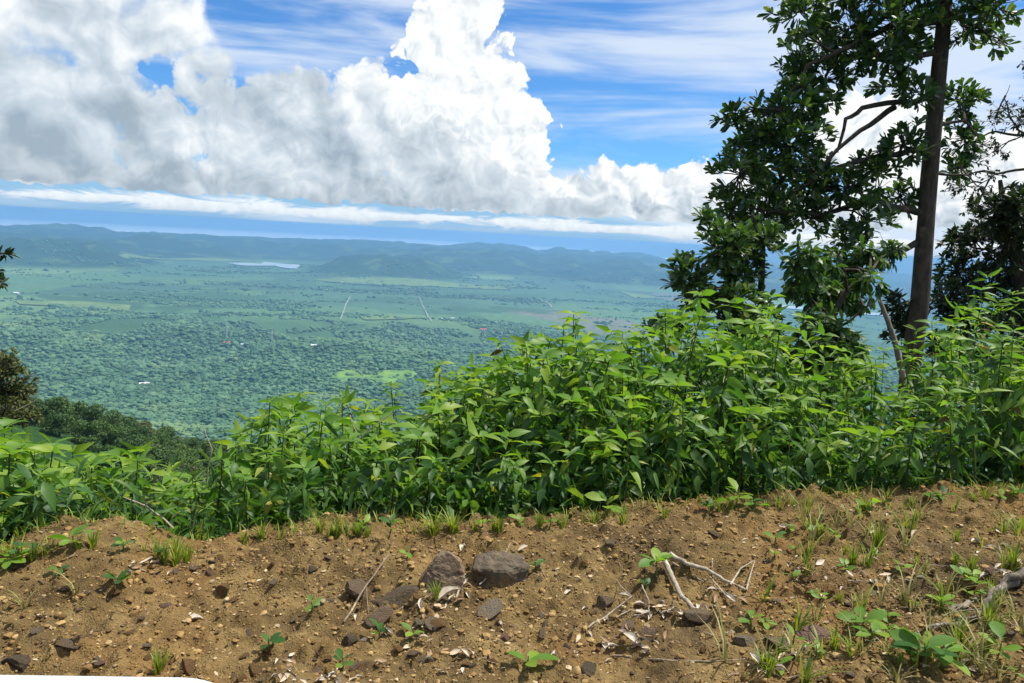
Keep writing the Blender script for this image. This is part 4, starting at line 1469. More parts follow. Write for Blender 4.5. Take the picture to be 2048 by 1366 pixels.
stick('root', 'thick grey exposed root twisting out of the dirt', 'root', [(2100, 1140, .03), (2048, 1163, .03), (2005, 1185, .03), (1975, 1208, .03), (1968, 1232, .01), (1940, 1246), (1905, 1254), (1850, 1262)], .019, .006, M_root, .016,
      [[(1905, 1254), (1870, 1262), (1820, 1275)], [(1990, 1196), (1930, 1215), (1885, 1240)], [(1965, 1225), (1930, 1228), (1895, 1232)]], .006, seed=13)
stick('root', 'dark gnarled root running beside the thick grey one', 'root', [(2100, 1128, .02), (2040, 1162, .01), (1990, 1190), (1940, 1205), (1900, 1222)], .024, .010, M_root, .0, [[(1990, 1195), (1940, 1222), (1900, 1245)]], .008, seed=14)
stick('twig', 'bleached flat twig pointing at the grey rounded rock', 'twig', [(1588, 1318), (1602, 1306), (1616, 1292)], .007, .004, M_stick, .012, seed=15)
stick('twig', 'thin curved rootlet beside the pinkish slab', 'twig', [(1728, 1288), (1755, 1282), (1772, 1268), (1790, 1262)], .004, .002, M_root, .01, seed=16)
r_ = np.random.default_rng(88)
for n in range(38):
    px, py = r_.uniform(560, 2040), r_.uniform(1090, 1360)
    a = r_.uniform(0, 3.14); L = r_.uniform(14, 44)
    q = stick('twig', 'short dry twig scattered ' + zone(px), 'twig', [(px, py), (px + L * math.cos(a), py + L * .5 * math.sin(a), r_.uniform(0, .02))], r_.uniform(.0015, .003), .001, M_stick if r_.random() < .5 else M_twig, .006, seed=300 + n)
    q['group'] = 'short twigs on the dirt'

# ------------------------------------------------------------------ bleached dead leaves
def dry_tpl(seed):
    r0 = np.random.default_rng(seed)
    st = [(0, .01), (.2, .13), (.45, .22), (.7, .17), (.9, .07), (1, .005)]
    V_ = []
    cu, fo = r0.uniform(-.6, .9), r0.uniform(.2, 1.1)
    for t, w in st:
        z = cu * (t - .5) ** 2 + r0.normal(0, .015)
        for s_ in (-1, -.5, 0, .5, 1): V_.append((t, s_ * w * (1 - .25 * abs(fo) * abs(s_)), z + fo * w * s_ * s_ + r0.normal(0, .01)))
    F_ = []
    for k in range(len(st) - 1):
        for s_ in range(4): F_.append((5 * k + s_, 5 * k + 5 + s_, 5 * k + 6 + s_, 5 * k + 1 + s_))
    return np.array(V_), np.array(F_)


def dry_mat(name, a, b):
    m, out = new_mat(name)
    o = S(S.new('ShaderNodeTexCoord').outputs['Object'])
    n1 = noise(vscale(o, (3, 12, 3)), 1.0, 4.0, .6)
    principled(out, ramp(n1, [(.3, a), (.7, b)]), .8, .25)
    return m


DM = [('bleached white', dry_mat('bleached_leaf', (.32, .26, .19), (.58, .51, .42))), ('pale beige', dry_mat('beige_leaf', (.34, .26, .17), (.58, .48, .35))), ('brown', dry_mat('brown_leaf', (.16, .10, .055), (.33, .22, .12)))]
dry = [[mesh_np('dead_leaf', *dry_tpl(400 + i + 10 * k), dm, True) for i in range(4)] for k, (_, dm) in enumerate(DM)]


def dead_leaf(px, py, L, k, r0, label=None, group=True):
    p = gpt(px, py)
    mpp = p.y / FPX
    o = obj('dead_leaf', dry[k][int(r0.integers(0, 4))])
    s = L * mpp
    o.location = (p.x, p.y, p.z + .008)
    o.scale = (s, s * r0.uniform(.8, 1.3), s)
    o.rotation_euler = (r0.uniform(-.6, .6), r0.uniform(-.5, .3), r0.uniform(0, 6.28))
    tag(o, label or DM[k][0] + ' curled dead leaf lying ' + zone(px), 'dead leaf', 'dead leaves on the dirt' if group else None)
    return o


r_ = np.random.default_rng(99)
for (px, py, L, k, lab) in [(1143, 1183, 26, 0, 'single bleached dead leaf standing on bare dirt'), (1264, 1197, 30, 0, 'bleached cupped leaf resting on a twig tip'), (1277, 1290, 40, 0, 'white upright leaf sliver below the brown rock'),
                            (1290, 1298, 36, 0, 'white flat leaf sliver beside the upright one'), (750, 1291, 40, 0, 'pale folded leaf under the small seedlings'), (408, 1238, 42, 0, 'long pale leaf strip on the gravelly bank'),
                            (870, 1205, 60, 0, 'long bleached leaf at the base of the large slab'), (843, 1225, 34, 0, 'silvery folded leaf at the base of the large slab'), (1005, 1255, 34, 0, 'white folded leaf beside the grey angular stone'),
                            (713, 1232, 26, 0, 'white crumpled leaf near the thin straight twig'), (930, 1092, 34, 1, 'pale curled leaf lying on top of the large slab'), (92, 1243, 40, 1, 'yellowish leaf strip on the bank'),
                            (1560, 1057, 40, 1, 'pale leaf scrap near the crest'), (1035, 1104, 26, 0, 'white leaf scrap above the dark wedge rock')]:
    dead_leaf(px, py, L, k, r_, lab, False)
for (cx, cy, rx, ry, n, wl) in [(1320, 1230, 60, 26, 26, .75), (1440, 1215, 50, 26, 14, .7), (1290, 1275, 60, 30, 14, .5), (640, 1357, 90, 12, 22, .85), (1540, 1335, 50, 26, 16, .7), (2015, 1140, 40, 14, 16, .9),
                                (900, 1205, 60, 24, 12, .6), (920, 1160, 16, 26, 9, .9), (290, 1140, 36, 12, 12, .7), (1780, 1170, 120, 50, 22, .6), (1200, 1280, 120, 50, 20, .5), (1640, 1180, 90, 60, 14, .4),
                                (850, 1310, 180, 50, 26, .4), (1900, 1300, 120, 50, 14, .3), (1650, 1060, 160, 30, 14, .4), (1990, 1090, 40, 20, 8, .7), (560, 1330, 70, 30, 8, .4)]:
    for _ in range(n):
        u = r_.uniform(0, 1)
        k = 0 if u < wl * .8 else (1 if u < wl * .8 + .25 else 2)
        px, py = cx + rx * r_.normal() * .55, cy + ry * r_.normal() * .55
        if not (-10 < px < 2060 and py < 1372): continue
        dead_leaf(px, py, r_.uniform(14, 34), k, r_)

# ------------------------------------------------------------------ weeds: shared leaf shapes
OVATE = leaf_tpl([(0, .012), (.10, .02), (.22, .15), (.42, .215), (.65, .165), (.86, .065), (1, .0)], .30, .45)
OVATE_D = leaf_tpl([(0, .012), (.10, .02), (.22, .15), (.42, .215), (.65, .165), (.86, .06), (1, .0)], .38, .80)
LANCE = leaf_tpl([(0, .01), (.12, .035), (.35, .085), (.6, .08), (.85, .035), (1, 0)], .3, .42)
OVA_LO = leaf_tpl([(0, .012), (.18, .11), (.42, .21), (.75, .12), (1, .0)], .3, .6)
LAN_LO = leaf_tpl([(0, .01), (.3, .085), (.65, .075), (1, 0)], .3, .4)

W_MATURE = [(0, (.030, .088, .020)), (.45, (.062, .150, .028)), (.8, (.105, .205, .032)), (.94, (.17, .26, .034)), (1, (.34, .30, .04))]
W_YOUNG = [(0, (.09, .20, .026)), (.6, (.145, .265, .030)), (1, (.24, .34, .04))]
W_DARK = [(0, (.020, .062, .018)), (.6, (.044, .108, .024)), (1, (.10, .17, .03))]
TC = (1.35, 1.45, .55)
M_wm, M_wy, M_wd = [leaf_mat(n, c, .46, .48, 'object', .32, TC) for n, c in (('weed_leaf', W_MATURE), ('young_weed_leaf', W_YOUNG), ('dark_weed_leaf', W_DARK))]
M_wb = leaf_mat('withered_weed_leaf', [(0, (.10, .065, .025)), (.5, (.20, .14, .05)), (1, (.34, .30, .08))], .25, .7, 'object', .15, (1, 1, .8))
M_wbt = leaf_mat('withered_weed_foliage', [(0, (.10, .065, .025)), (.5, (.20, .14, .05)), (1, (.34, .30, .08))], .25, .7, 'tint', .15, (1, 1, .8))
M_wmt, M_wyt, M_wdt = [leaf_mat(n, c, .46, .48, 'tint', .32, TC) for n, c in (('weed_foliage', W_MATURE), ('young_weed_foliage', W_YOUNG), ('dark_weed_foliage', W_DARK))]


def stem_mat(name, a, b):
    m, out = new_mat(name)
    n1 = noise(wpos(), 30.0, 3.0)
    principled(out, ramp(n1, [(.3, a), (.7, b)]), .6, .3)
    return m


M_stem_d = stem_mat('dark_stem', (.020, .026, .014), (.050, .055, .026))
M_stem_g = stem_mat('green_stem', (.05, .085, .02), (.11, .15, .035))
LM = {}
for nm, tpl in (('ovate', OVATE), ('droop', OVATE_D), ('lance', LANCE)):
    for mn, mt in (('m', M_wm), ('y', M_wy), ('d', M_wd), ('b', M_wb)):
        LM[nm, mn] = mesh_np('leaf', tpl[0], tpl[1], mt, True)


def weed_spec(kind, H, r0):
    """stem tubes and a list of leaves (origin, direction, size, mesh key)"""
    lean = r0.normal(0, .07, 2)
    pts = [(lean[0] * t * H * t, lean[1] * t * H * t, t * H) for t in np.linspace(0, 1, 7)]
    pts = [(x + r0.normal(0, .006), y + r0.normal(0, .006), z) for x, y, z in pts]
    stems = [(pts, .0085 if kind != 'lance' else .0065)]
    L = []
    P = lambda t: np.array([np.interp(t, np.linspace(0, 1, 7), [q[c_] for q in pts]) for c_ in range(3)])
    axes = [(P, H, 0.0 if kind == 'bush' else (.42 if kind == 'stalk' else .22), 1.0)]
    if kind in ('bush', 'ovate') and H > .7:
        for _ in range(2 if kind == 'ovate' else 3):
            t0 = r0.uniform(.35, .7); a = r0.uniform(0, 6.28); l = H * r0.uniform(.25, .42)
            b0 = P(t0); d = np.array([math.cos(a) * .55, math.sin(a) * .55, .83])
            bp = [tuple(b0 + d * l * s_ + np.array([0, 0, -.04 * l * math.sin(3 * s_)])) for s_ in (0, .35, .7, 1)]
            stems.append((bp, .0055))
            axes.append((lambda t, bp=bp: np.array([np.interp(t, (0, .35, .7, 1), [q[c_] for q in bp]) for c_ in range(3)]), l, .3, .85))
    for ax, length, start, sc in axes:
        gap = .052 if kind != 'lance' else .040
        n = max(3, int(length * (1 - start) / gap))
        n = min(n, 17 if kind != 'lance' else 25)
        ph = r0.uniform(0, 6.28)
        for i in range(n):
            t = start + (1 - start) * ((i + .6) / n) ** .75
            k = 2 if kind != 'lance' else 1
            for s_ in range(k):
                if r0.random() < .1: continue
                a = ph + i * (1.57 if k == 2 else 2.4) + s_ * math.pi + r0.normal(0, .25)
                up = .10 + .55 * max(0, (t - .82) / .18) - .75 * r0.random()
                d = np.array([math.cos(a), math.sin(a), up])
                size = (.148 if kind != 'lance' else .155) * sc * r0.uniform(.72, 1.15) * (1.0 - .25 * max(0, (t - .8) / .2))
                o = ax(t)
                key = 'lance' if kind == 'lance' else ('droop' if t < .75 or r0.random() < .3 else 'ovate')
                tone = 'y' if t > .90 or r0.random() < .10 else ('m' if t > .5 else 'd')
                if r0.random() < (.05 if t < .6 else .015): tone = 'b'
                L.append((o, d, size, (key, tone)))
        for s_ in range(4):                                    # the growing tip
            a = ph + s_ * 1.57
            L.append((ax(1.0), np.array([math.cos(a) * .9, math.sin(a) * .9, .5]), (.14 if kind != 'lance' else .14) * sc * r0.uniform(.7, 1.1), ('lance' if kind == 'lance' else 'ovate', 'y')))
    return stems, L


def grow(spec, root, single, stem_m, r0):
    stems, L = spec
    mb = MB()
    for pts, r in stems: mb.tube(pts, [r * (1 - .6 * i / (len(pts) - 1)) for i in range(len(pts))], 6)
    obj('stem', mb.mesh('stem', stem_m), root)
    if single:
        groups = {}
        for o, d, s, key in L: groups.setdefault(key, []).append((o, d, s))
        for key, g in groups.items():
            leaf_objects(root, LM[key], np.array([q[0] for q in g]), np.array([q[1] for q in g]), np.array([q[2] for q in g]), r0, .6)
    else:
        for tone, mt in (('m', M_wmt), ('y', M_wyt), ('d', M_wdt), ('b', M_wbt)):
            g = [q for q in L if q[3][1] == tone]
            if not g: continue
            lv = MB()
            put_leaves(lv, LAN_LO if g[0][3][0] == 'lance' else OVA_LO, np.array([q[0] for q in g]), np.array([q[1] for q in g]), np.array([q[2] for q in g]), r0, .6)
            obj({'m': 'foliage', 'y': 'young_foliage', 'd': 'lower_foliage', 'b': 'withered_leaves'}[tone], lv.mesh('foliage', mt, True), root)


def copy_tree(o, parent=None):
    c_ = o.copy(); col.objects.link(c_); c_.parent = parent
    for ch in o.children: copy_tree(ch, c_)
    return c_


# prototypes at several heights, with single leaves and with joined foliage
r_ = np.random.default_rng(501)
PROTO, SPEC = {}, {}
for kind, hs in (('ovate', (.55, .85, 1.15, 1.5, 1.9)), ('stalk', (.8, 1.05, 1.35)), ('lance', (.5, .8, 1.1, 1.5, 1.9)), ('bush', (.45, .7))):
    for H in hs:
        for var in range(2):
            spec = weed_spec(kind, H, r_)
            for single in (True, False):
                root = empty('weed')
                grow(spec, root, single, M_stem_g if (kind in ('lance', 'bush')) else M_stem_d, r_)
                PROTO.setdefault((kind, single), []).append((H, root))
            SPEC.setdefault(kind, []).append((H, spec))
proto_roots = [r for v in PROTO.values() for _, r in v]

SIL = np.array([(-700, 700), (-300, 800), (-60, 830), (0, 838), (60, 868), (110, 905), (160, 928), (230, 912), (280, 922), (340, 965), (410, 980), (440, 862), (500, 815), (560, 800), (640, 806), (690, 835), (730, 842), (770, 812),
                (840, 755), (900, 735), (960, 735), (1010, 705), (1070, 690), (1110, 650), (1150, 660), (1190, 690), (1240, 700), (1290, 655), (1370, 630), (1440, 632), (1500, 622), (1560, 690), (1620, 735),
                (1680, 745), (1740, 725), (1790, 680), (1830, 665), (1880, 630), (1930, 575), (1990, 560), (2048, 550), (2150, 540), (2500, 560), (2800, 560)])
W_LAB = {'ovate': 'broad-leafed green weed in the thicket', 'stalk': 'bare dark-stemmed weed with leafy top',
         'lance': 'narrow willow-leaved green weed in the thicket', 'bush': 'low bushy green weed at the edge of the dirt'}
def wzone(px, row):
    d = ('at the dirt edge', 'near the dirt edge', 'in mid thicket', 'in mid thicket', 'deep in the thicket', 'deep in the thicket')[row]
    for lim, s in ((250, 'below the olive treetop'), (430, 'by the dip'), (720, 'above the low grass tufts'), (960, 'behind the large slab'), (1250, 'behind the wedge rock'), (1430, 'behind the pale sticks'),
                   (1570, 'before the young tree'), (1770, 'before the leaning tree'), (1900, 'before the tall trunk')):
        if px < lim: return d + ' ' + s
    return d + ' before the dark tree'


used = set()
cand = []
for row, (s0, n, f0, f1) in enumerate([(.16, 48, .26, .55), (.45, 50, .42, .80), (.80, 54, .60, .95), (1.2, 56, .76, 1.0), (1.7, 60, .88, 1.03), (2.3, 80, .92, 1.04)]):
    for k in range(n):
        px = -60 + 2170 * (k + r_.uniform(.1, .9)) / n
        cand.append((row, px, s0 + r_.uniform(-.14, .22), r_.uniform(f0, f1)))
for row in range(6):                          # the thicket goes on past both ends of the view
    for k in range(16):
        for px in (-60 - 36 * (k + r_.uniform(.1, .9)), 2110 + 38 * (k + r_.uniform(.1, .9))):
            cand.append((row, px, (.16, .45, .8, 1.2, 1.7, 2.3)[row] + r_.uniform(-.1, .2), r_.uniform((.3, .45, .6, .75, .85, .9)[row], (.6, .8, .95, 1, 1, 1)[row])))
cnt_single = 0
weed_xy = []
MASS = {k: MB() for k in 'smydb'}
for row, px, s, f in cand:
    # find the place s metres beyond the crest in that direction
    az = ray(px, 900); ux, uy = az.x / az.y, 1.0
    ys = np.linspace(2.5, 9, 900); g_ = ys - np.interp(ys * ux, CRX, CRY)
    yb = float(ys[np.argmax(g_ > s)])
    x = ux * yb
    if not -7 < x < 9: continue
    zb = gz(x, yb)
    sil = float(np.interp(px, SIL[:, 0], SIL[:, 1])) + r_.uniform(-26, 16)
    Hm = at(px, sil, yb).z - zb
    H = Hm * f
    if H < .25: continue
    if px > 1560: kind = 'lance' if r_.random() < .72 else 'ovate'
    elif 430 < px < 720: kind = 'stalk' if row >= 1 and r_.random() < .6 else ('lance' if r_.random() < .4 else 'ovate')
    elif px < 430: kind = 'ovate' if r_.random() < .55 else 'lance'
    else: kind = 'ovate' if r_.random() < .82 else 'lance'
    if row == 0 and r_.random() < .4: kind = 'bush'
    if not -60 <= px <= 2110 or (row == 5 and r_.random() < .6):
        # past the ends of the view, and in the tangle at the very back, plants merge into one mass
        H0, (st, LL) = min(SPEC[kind], key=lambda q: abs(math.log(q[0] / H)))
        kx = min(max(H / H0, .6), 1.35); a0 = r_.uniform(0, 6.28); ca, sa = math.cos(a0), math.sin(a0)
        T = lambda q: np.array([x + kx * (ca * q[0] - sa * q[1]), yb + kx * (sa * q[0] + ca * q[1]), zb + q[2] * H / H0])
        for pts_, rd in st: MASS['s'].tube([T(q) for q in pts_], [rd * (1 - .6 * i / (len(pts_) - 1)) for i in range(len(pts_))], 5)
        for tone in 'mydb':
            g = [q for q in LL if q[3][1] == tone]
            if g: put_leaves(MASS[tone], LAN_LO if g[0][3][0] == 'lance' else OVA_LO, np.array([T(q[0]) for q in g]), np.array([(ca * q[1][0] - sa * q[1][1], sa * q[1][0] + ca * q[1][1], q[1][2]) for q in g]), np.array([q[2] * kx for q in g]), r_, .6)
        weed_xy.append((x, yb, zb, H))
        continue
    single = -60 <= px <= 2110 and (row in (0, 1, 2)) and (cnt_single < 80) and r_.random() < .8
    opts = PROTO[kind, single]
    best = sorted(opts, key=lambda q: abs(math.log(q[0] / H)))[:2]
    H0, pr = best[int(r_.integers(0, 2))]
    sc = H / H0
    if sc < .5: continue
    cnt_single += single
    if pr.name in used: o = copy_tree(pr)
    else: used.add(pr.name); o = pr
    o.location = (x, yb, zb - .02)
    k = min(max(sc, .6), 1.35)
    o.scale = (k, k, sc)
    o.rotation_euler = (r_.normal(0, .05), r_.normal(0, .05), r_.uniform(0, 6.28))
    tag(o, W_LAB[kind].replace('in the thicket', '').replace('at the edge of the dirt', '').strip() + ', ' + wzone(px, row), 'weed', 'weeds in the thicket')
    weed_xy.append((x, yb, zb, H))
for pr in proto_roots:                      # prototypes that found no place
    if pr.name not in used:
        for ch in list(pr.children): bpy.data.objects.remove(ch)
        bpy.data.objects.remove(pr)

mass = empty('weed_thicket', (0, 0, 0))
tag(mass, 'tangled mass of green weeds at the back and ends of the thicket', 'weeds', kind='stuff')
for k, nm, mt in (('s', 'stems', M_stem_d), ('m', 'foliage', M_wmt), ('y', 'young_foliage', M_wyt), ('d', 'lower_foliage', M_wdt), ('b', 'withered_leaves', M_wbt)):
    if MASS[k].n: obj(nm, MASS[k].mesh(nm, mt, True), mass)['kind'] = 'stuff'

# undergrowth filling the foot of the thicket: nobody could count it
lv = {k: MB() for k in ('m', 'd')}
r_ = np.random.default_rng(602)
for (x, y, z, H) in weed_xy:
    n = 52
    ox = x + r_.normal(0, .16, n); oy = y + r_.normal(0, .16, n) + .05
    oz = gh(ox, oy) + r_.uniform(.02, .78, n) * H
    d = r_.normal(size=(n, 3)) * np.array([1, 1, .5]); d[:, 2] -= .25
    ok = oy > np.interp(ox, CRX, CRY) + .06
    o = np.stack([ox, oy, oz], 1)[ok]; d = d[ok]
    if not len(o): continue
    k = 'm' if r_.random() < .5 else 'd'
    put_leaves(lv[k], OVA_LO if r_.random() < .5 else LAN_LO, o, d, r_.uniform(.07, .14, len(o)), r_, .5)
for k, mt in (('m', M_wmt), ('d', M_wdt)):
    tag(obj('undergrowth', lv[k].mesh('undergrowth', mt, True)), 'tangled low leaves filling the foot of the weed thicket', 'undergrowth', kind='stuff')

# ------------------------------------------------------------------ dry vines and dead stalks in the thicket
def stalk(label, pts, r0, mat, forks=(), cat='dry stalk'):
    """pts: (px, py, Y)"""
    P = [at(*q) for q in pts]
    b = P[0]
    root = empty('dry_stalk', b)
    F = []
    for a, c_ in zip(P[:-1], P[1:]):
        for k in range(3): F.append(a.lerp(c_, k / 3))
    F.append(P[-1])
    mb = MB(); mb.tube([p - b for p in F], [r0 * (1 - .5 * i / (len(F) - 1)) for i in range(len(F))], 6); obj('shaft', mb.mesh('shaft', mat), root)
    for fk in forks:
        mb = MB(); mb.tube([at(*q) - b for q in fk], [r0 * .6] * len(fk), 5); obj('side_twig', mb.mesh('side_twig', mat), root)
    tag(root, label, cat)


stalk('bent pale dead stalk with a white torn tip among the low weeds', [(350, 1060, 3.6), (330, 1040, 3.62), (292, 1012, 3.6), (246, 994, 3.6), (258, 964, 3.6)], .006, M_stick, [[(292, 1012, 3.6), (288, 995, 3.58), (290, 980, 3.58)]])
stalk('thin tan dry stalk bending upright over the dark spur trees', [(414, 965, 4.2), (416, 935, 4.2), (424, 898, 4.2), (412, 870, 4.2), (406, 852, 4.2)], .005, M_stick)
stalk('long pale dry vine slanting across the broad-leafed weeds', [(688, 925, 4.3), (718, 880, 4.3), (735, 862, 4.3), (790, 822, 4.3)], .005, M_stick, [[(720, 875, 4.3), (705, 850, 4.3), (700, 830, 4.32)]])
stalk('curving brown dry vine beside the long pale one', [(788, 975, 4.2), (820, 935, 4.2), (845, 900, 4.2), (862, 862, 4.2)], .005, M_twig)
stalk('arched dead twig near the bent pale stalk', [(345, 1035, 3.65), (358, 1024, 3.65), (384, 1020, 3.65)], .004, M_stick)
stalk('brown dead stem standing at the edge of the dip', [(383, 1070, 3.7), (388, 1040, 3.7), (394, 1010, 3.7)], .005, M_twig)
stalk('thin pale dry twig above the weeds by the olive treetop', [(30, 822, 3.9), (55, 810, 3.9), (78, 796, 3.9)], .003, M_stick)
stalk('drooping pale dry grass stems arching over the dirt edge', [(1980, 985, 5.0), (1985, 940, 5.0), (1965, 905, 5.0), (1945, 895, 5.0)], .003, M_stick, [[(1982, 960, 5.0), (1998, 925, 5.0), (2005, 900, 5.0)]])

# ------------------------------------------------------------------ grass tufts and seedlings on the dirt
def blade_tuft(seed, n, h, mat, spread=.5):
    r0 = np.random.default_rng(seed)
    mb = MB()
    for _ in range(n):
        a = r0.uniform(0, 6.28); b = r0.uniform(0, .02); L = h * r0.uniform(.5, 1.15); lean = r0.uniform(.1, spread)
        ox, oy = b * math.cos(a), b * math.sin(a); dx, dy = math.cos(a), math.sin(a); w = r0.uniform(.0025, .005)
        V_ = []
        for t in (0, .35, .7, 1):
            x, y, z = ox + dx * lean * L * t * t, oy + dy * lean * L * t * t, L * t * (1 - .35 * lean * t)
            ww = w * (1 - t) ** .6
            V_ += [(x - dy * ww, y + dx * ww, z), (x + dy * ww, y - dx * ww, z)]
        mb.add(V_, q=[(0, 1, 3, 2), (2, 3, 5, 4), (4, 5, 7, 6)], a=r0.uniform(0, 1))
    return mb.mesh('grass_tuft', mat, True)


M_gr = leaf_mat('grass_blade', [(0, (.11, .17, .022)), (.5, (.21, .27, .034)), (1, (.36, .36, .06))], .35, .5, 'tint', .3, TC)
M_gd = leaf_mat('dry_grass_blade', [(0, (.16, .17, .04)), (.5, (.26, .25, .08)), (1, (.42, .36, .18))], .3, .6, 'tint', .2, (1.1, 1.1, .8))
tufts = [blade_tuft(700 + i, n, h, mt, sp) for i, (n, h, mt, sp) in enumerate([(26, .10, M_gr, .7), (38, .14, M_gr, .9), (12, .09, M_gr, 1.0), (8, .13, M_gr, .7), (14, .10, M_gd, 1.1), (7, .16, M_gd, .9)])]


def tuft(px, py, k, s, r0, label, group=None):
    p = gpt(px, py)
    o = obj('grass_tuft', tufts[k]); o.location = p - Vector((0, 0, .004)); o.scale = (s, s, s * r0.uniform(.85, 1.15)); o.rotation_euler = (0, 0, r0.uniform(0, 6.28))
    tag(o, label, 'grass', group)


r_ = np.random.default_rng(801)
for (px, py, k, s, lab) in [(868, 1068, 1, 1.1, 'lush lime grass tuft on the crest above the large slab'), (905, 1062, 1, 1.1, 'lime grass tuft beside the lush one on the crest'), (640, 1064, 1, .75, 'low yellow-green grass tuft on the crest'),
                            (672, 1068, 0, .9, 'small yellow-green tuft beside the low one on the crest'), (352, 1130, 1, .8, 'bright grass tuft at the bottom of the dip'), (375, 1126, 0, 1.0, 'small bright tuft beside the one in the dip'),
                            (330, 1128, 0, .9, 'leafy grass tuft at the edge of the litter in the dip'), (872, 1196, 0, .9, 'small green tuft against the large slab'), (318, 1345, 0, 1.0, 'green tuft beside the orange brown stone'),
                            (20, 1115, 1, .8, 'tall bright grass on the rim of the small mound'), (1000, 1062, 0, .9, 'sparse tuft on the crest beyond the wedge rock'), (50, 1212, 4, 1.0, 'yellowing sprig on the bare bank'),
                            (152, 1185, 5, .8, 'thin yellowing sprig beside the small dark clod'), (1730, 1022, 1, .8, 'bright grass at the crest near the seedling pair'), (1965, 992, 3, 1.1, 'tall thin grass at the crest')]:
    tuft(px, py, k, s, r_, lab)
for n in range(125):
    px = 1430 + 640 * r_.uniform(0, 1) ** .75; py = r_.uniform(1010, 1368)
    if px < 1600 and py < 1200: continue
    k = int(r_.choice([0, 2, 3, 4, 5, 2, 4]))
    tuft(px, py, k, r_.uniform(.75, 1.5), r_, ['thick lime grass tuft', '', 'sparse lime grass tuft', 'few upright lime grass blades', 'spreading dry yellow grass tuft', 'few tall dry yellow grass blades'][k] + ' ' + zone(px), 'grass tufts on the dirt')
for n in range(60):
    px = r_.uniform(0, 2048); py = float(np.interp(px, [q[0] for q in CREST_PX], [q[1] for q in CREST_PX])) + r_.uniform(2, 10)
    tuft(px, py, int(r_.choice([0, 2, 3])), r_.uniform(.6, 1.1), r_, 'grass tuft fringing the top edge of the dirt, ' + wzone(px, 0)[17:], 'grass along the crest')

# thin mat of grass blades: patches in the weedy dirt and a fringe along the thicket's foot
r_ = np.random.default_rng(812)
NB = 60000
bx = r_.uniform(-3.4, 5.2, NB); by = r_.uniform(2.0, 5.6, NB)
sc_ = by - np.interp(bx, CRX, CRY)
pat = fbm(bx * 1.7 + 2, by * 1.7, 3, 95)
p_edge = np.exp(-((sc_ + .02) / .10) ** 2) * sstep(pat, -.35, .25)
p_right = sstep(bx, .9, 2.2) * sstep(pat, .05, .5) * .16 * (sc_ < 0)
ok = (r_.uniform(0, 1, NB) < np.maximum(p_edge * .55, p_right))
bx, by = bx[ok], by[ok]
bz = gh(bx, by) - .004
mb = MB()
for x, y, z in zip(bx, by, bz):
    a = r_.uniform(0, 6.28); L = r_.uniform(.025, .10); ln = r_.uniform(.2, 1.0); w = r_.uniform(.0018, .0038)
    dx, dy = math.cos(a), math.sin(a)
    V_ = []
    for t in (0, .4, .75, 1):
        q = ln * L * t * t; ww = w * (1 - t) ** .6
        V_ += [(x + dx * q - dy * ww, y + dy * q + dx * ww, z + L * t * (1 - .4 * ln * t)), (x + dx * q + dy * ww, y + dy * q - dx * ww, z + L * t * (1 - .4 * ln * t))]
    mb.add(V_, q=[(0, 1, 3, 2), (2, 3, 5, 4), (4, 5, 7, 6)], a=r_.uniform(0, 1))
tag(obj('grass', mb.mesh('grass', M_gr, True)), 'thin patchy grass creeping over the dirt and along the thicket foot', 'grass', kind='stuff')

SEEDLEAF = leaf_tpl([(0, .02), (.15, .05), (.4, .22), (.7, .25), (.9, .14), (1, .02)], .2, .25)
seed_me = {k: mesh_np('leaf', SEEDLEAF[0], SEEDLEAF[1], mt, True) for k, mt in (('y', M_wy), ('m', M_wm))}


def seedling(px, py, H, n, L, tone, label, r0, group=None):
    p = gpt(px, py)
    root = empty('seedling', p - Vector((0, 0, .01)), 0)
    mb = MB(); tip = np.array([r0.normal(0, .1) * H, r0.normal(0, .1) * H, H])
    mb.tube([(0, 0, 0), tuple(tip * .5 + np.array([.004, 0, 0])), tuple(tip)], [.004, .003, .002], 6); obj('stem', mb.mesh('stem', M_stem_g), root)
    a = r0.uniform(0, 6.28) + np.arange(n) * 2.4
    o = tip[None] * r0.uniform(.55, 1.0, (n, 1))
    d = np.stack([np.cos(a), np.sin(a), r0.uniform(.1, 1.0, n)], 1)
    leaf_objects(root, seed_me[tone], o, d, L * r0.uniform(.7, 1.2, n), r0, .3)
    tag(root, label, 'seedling', group)


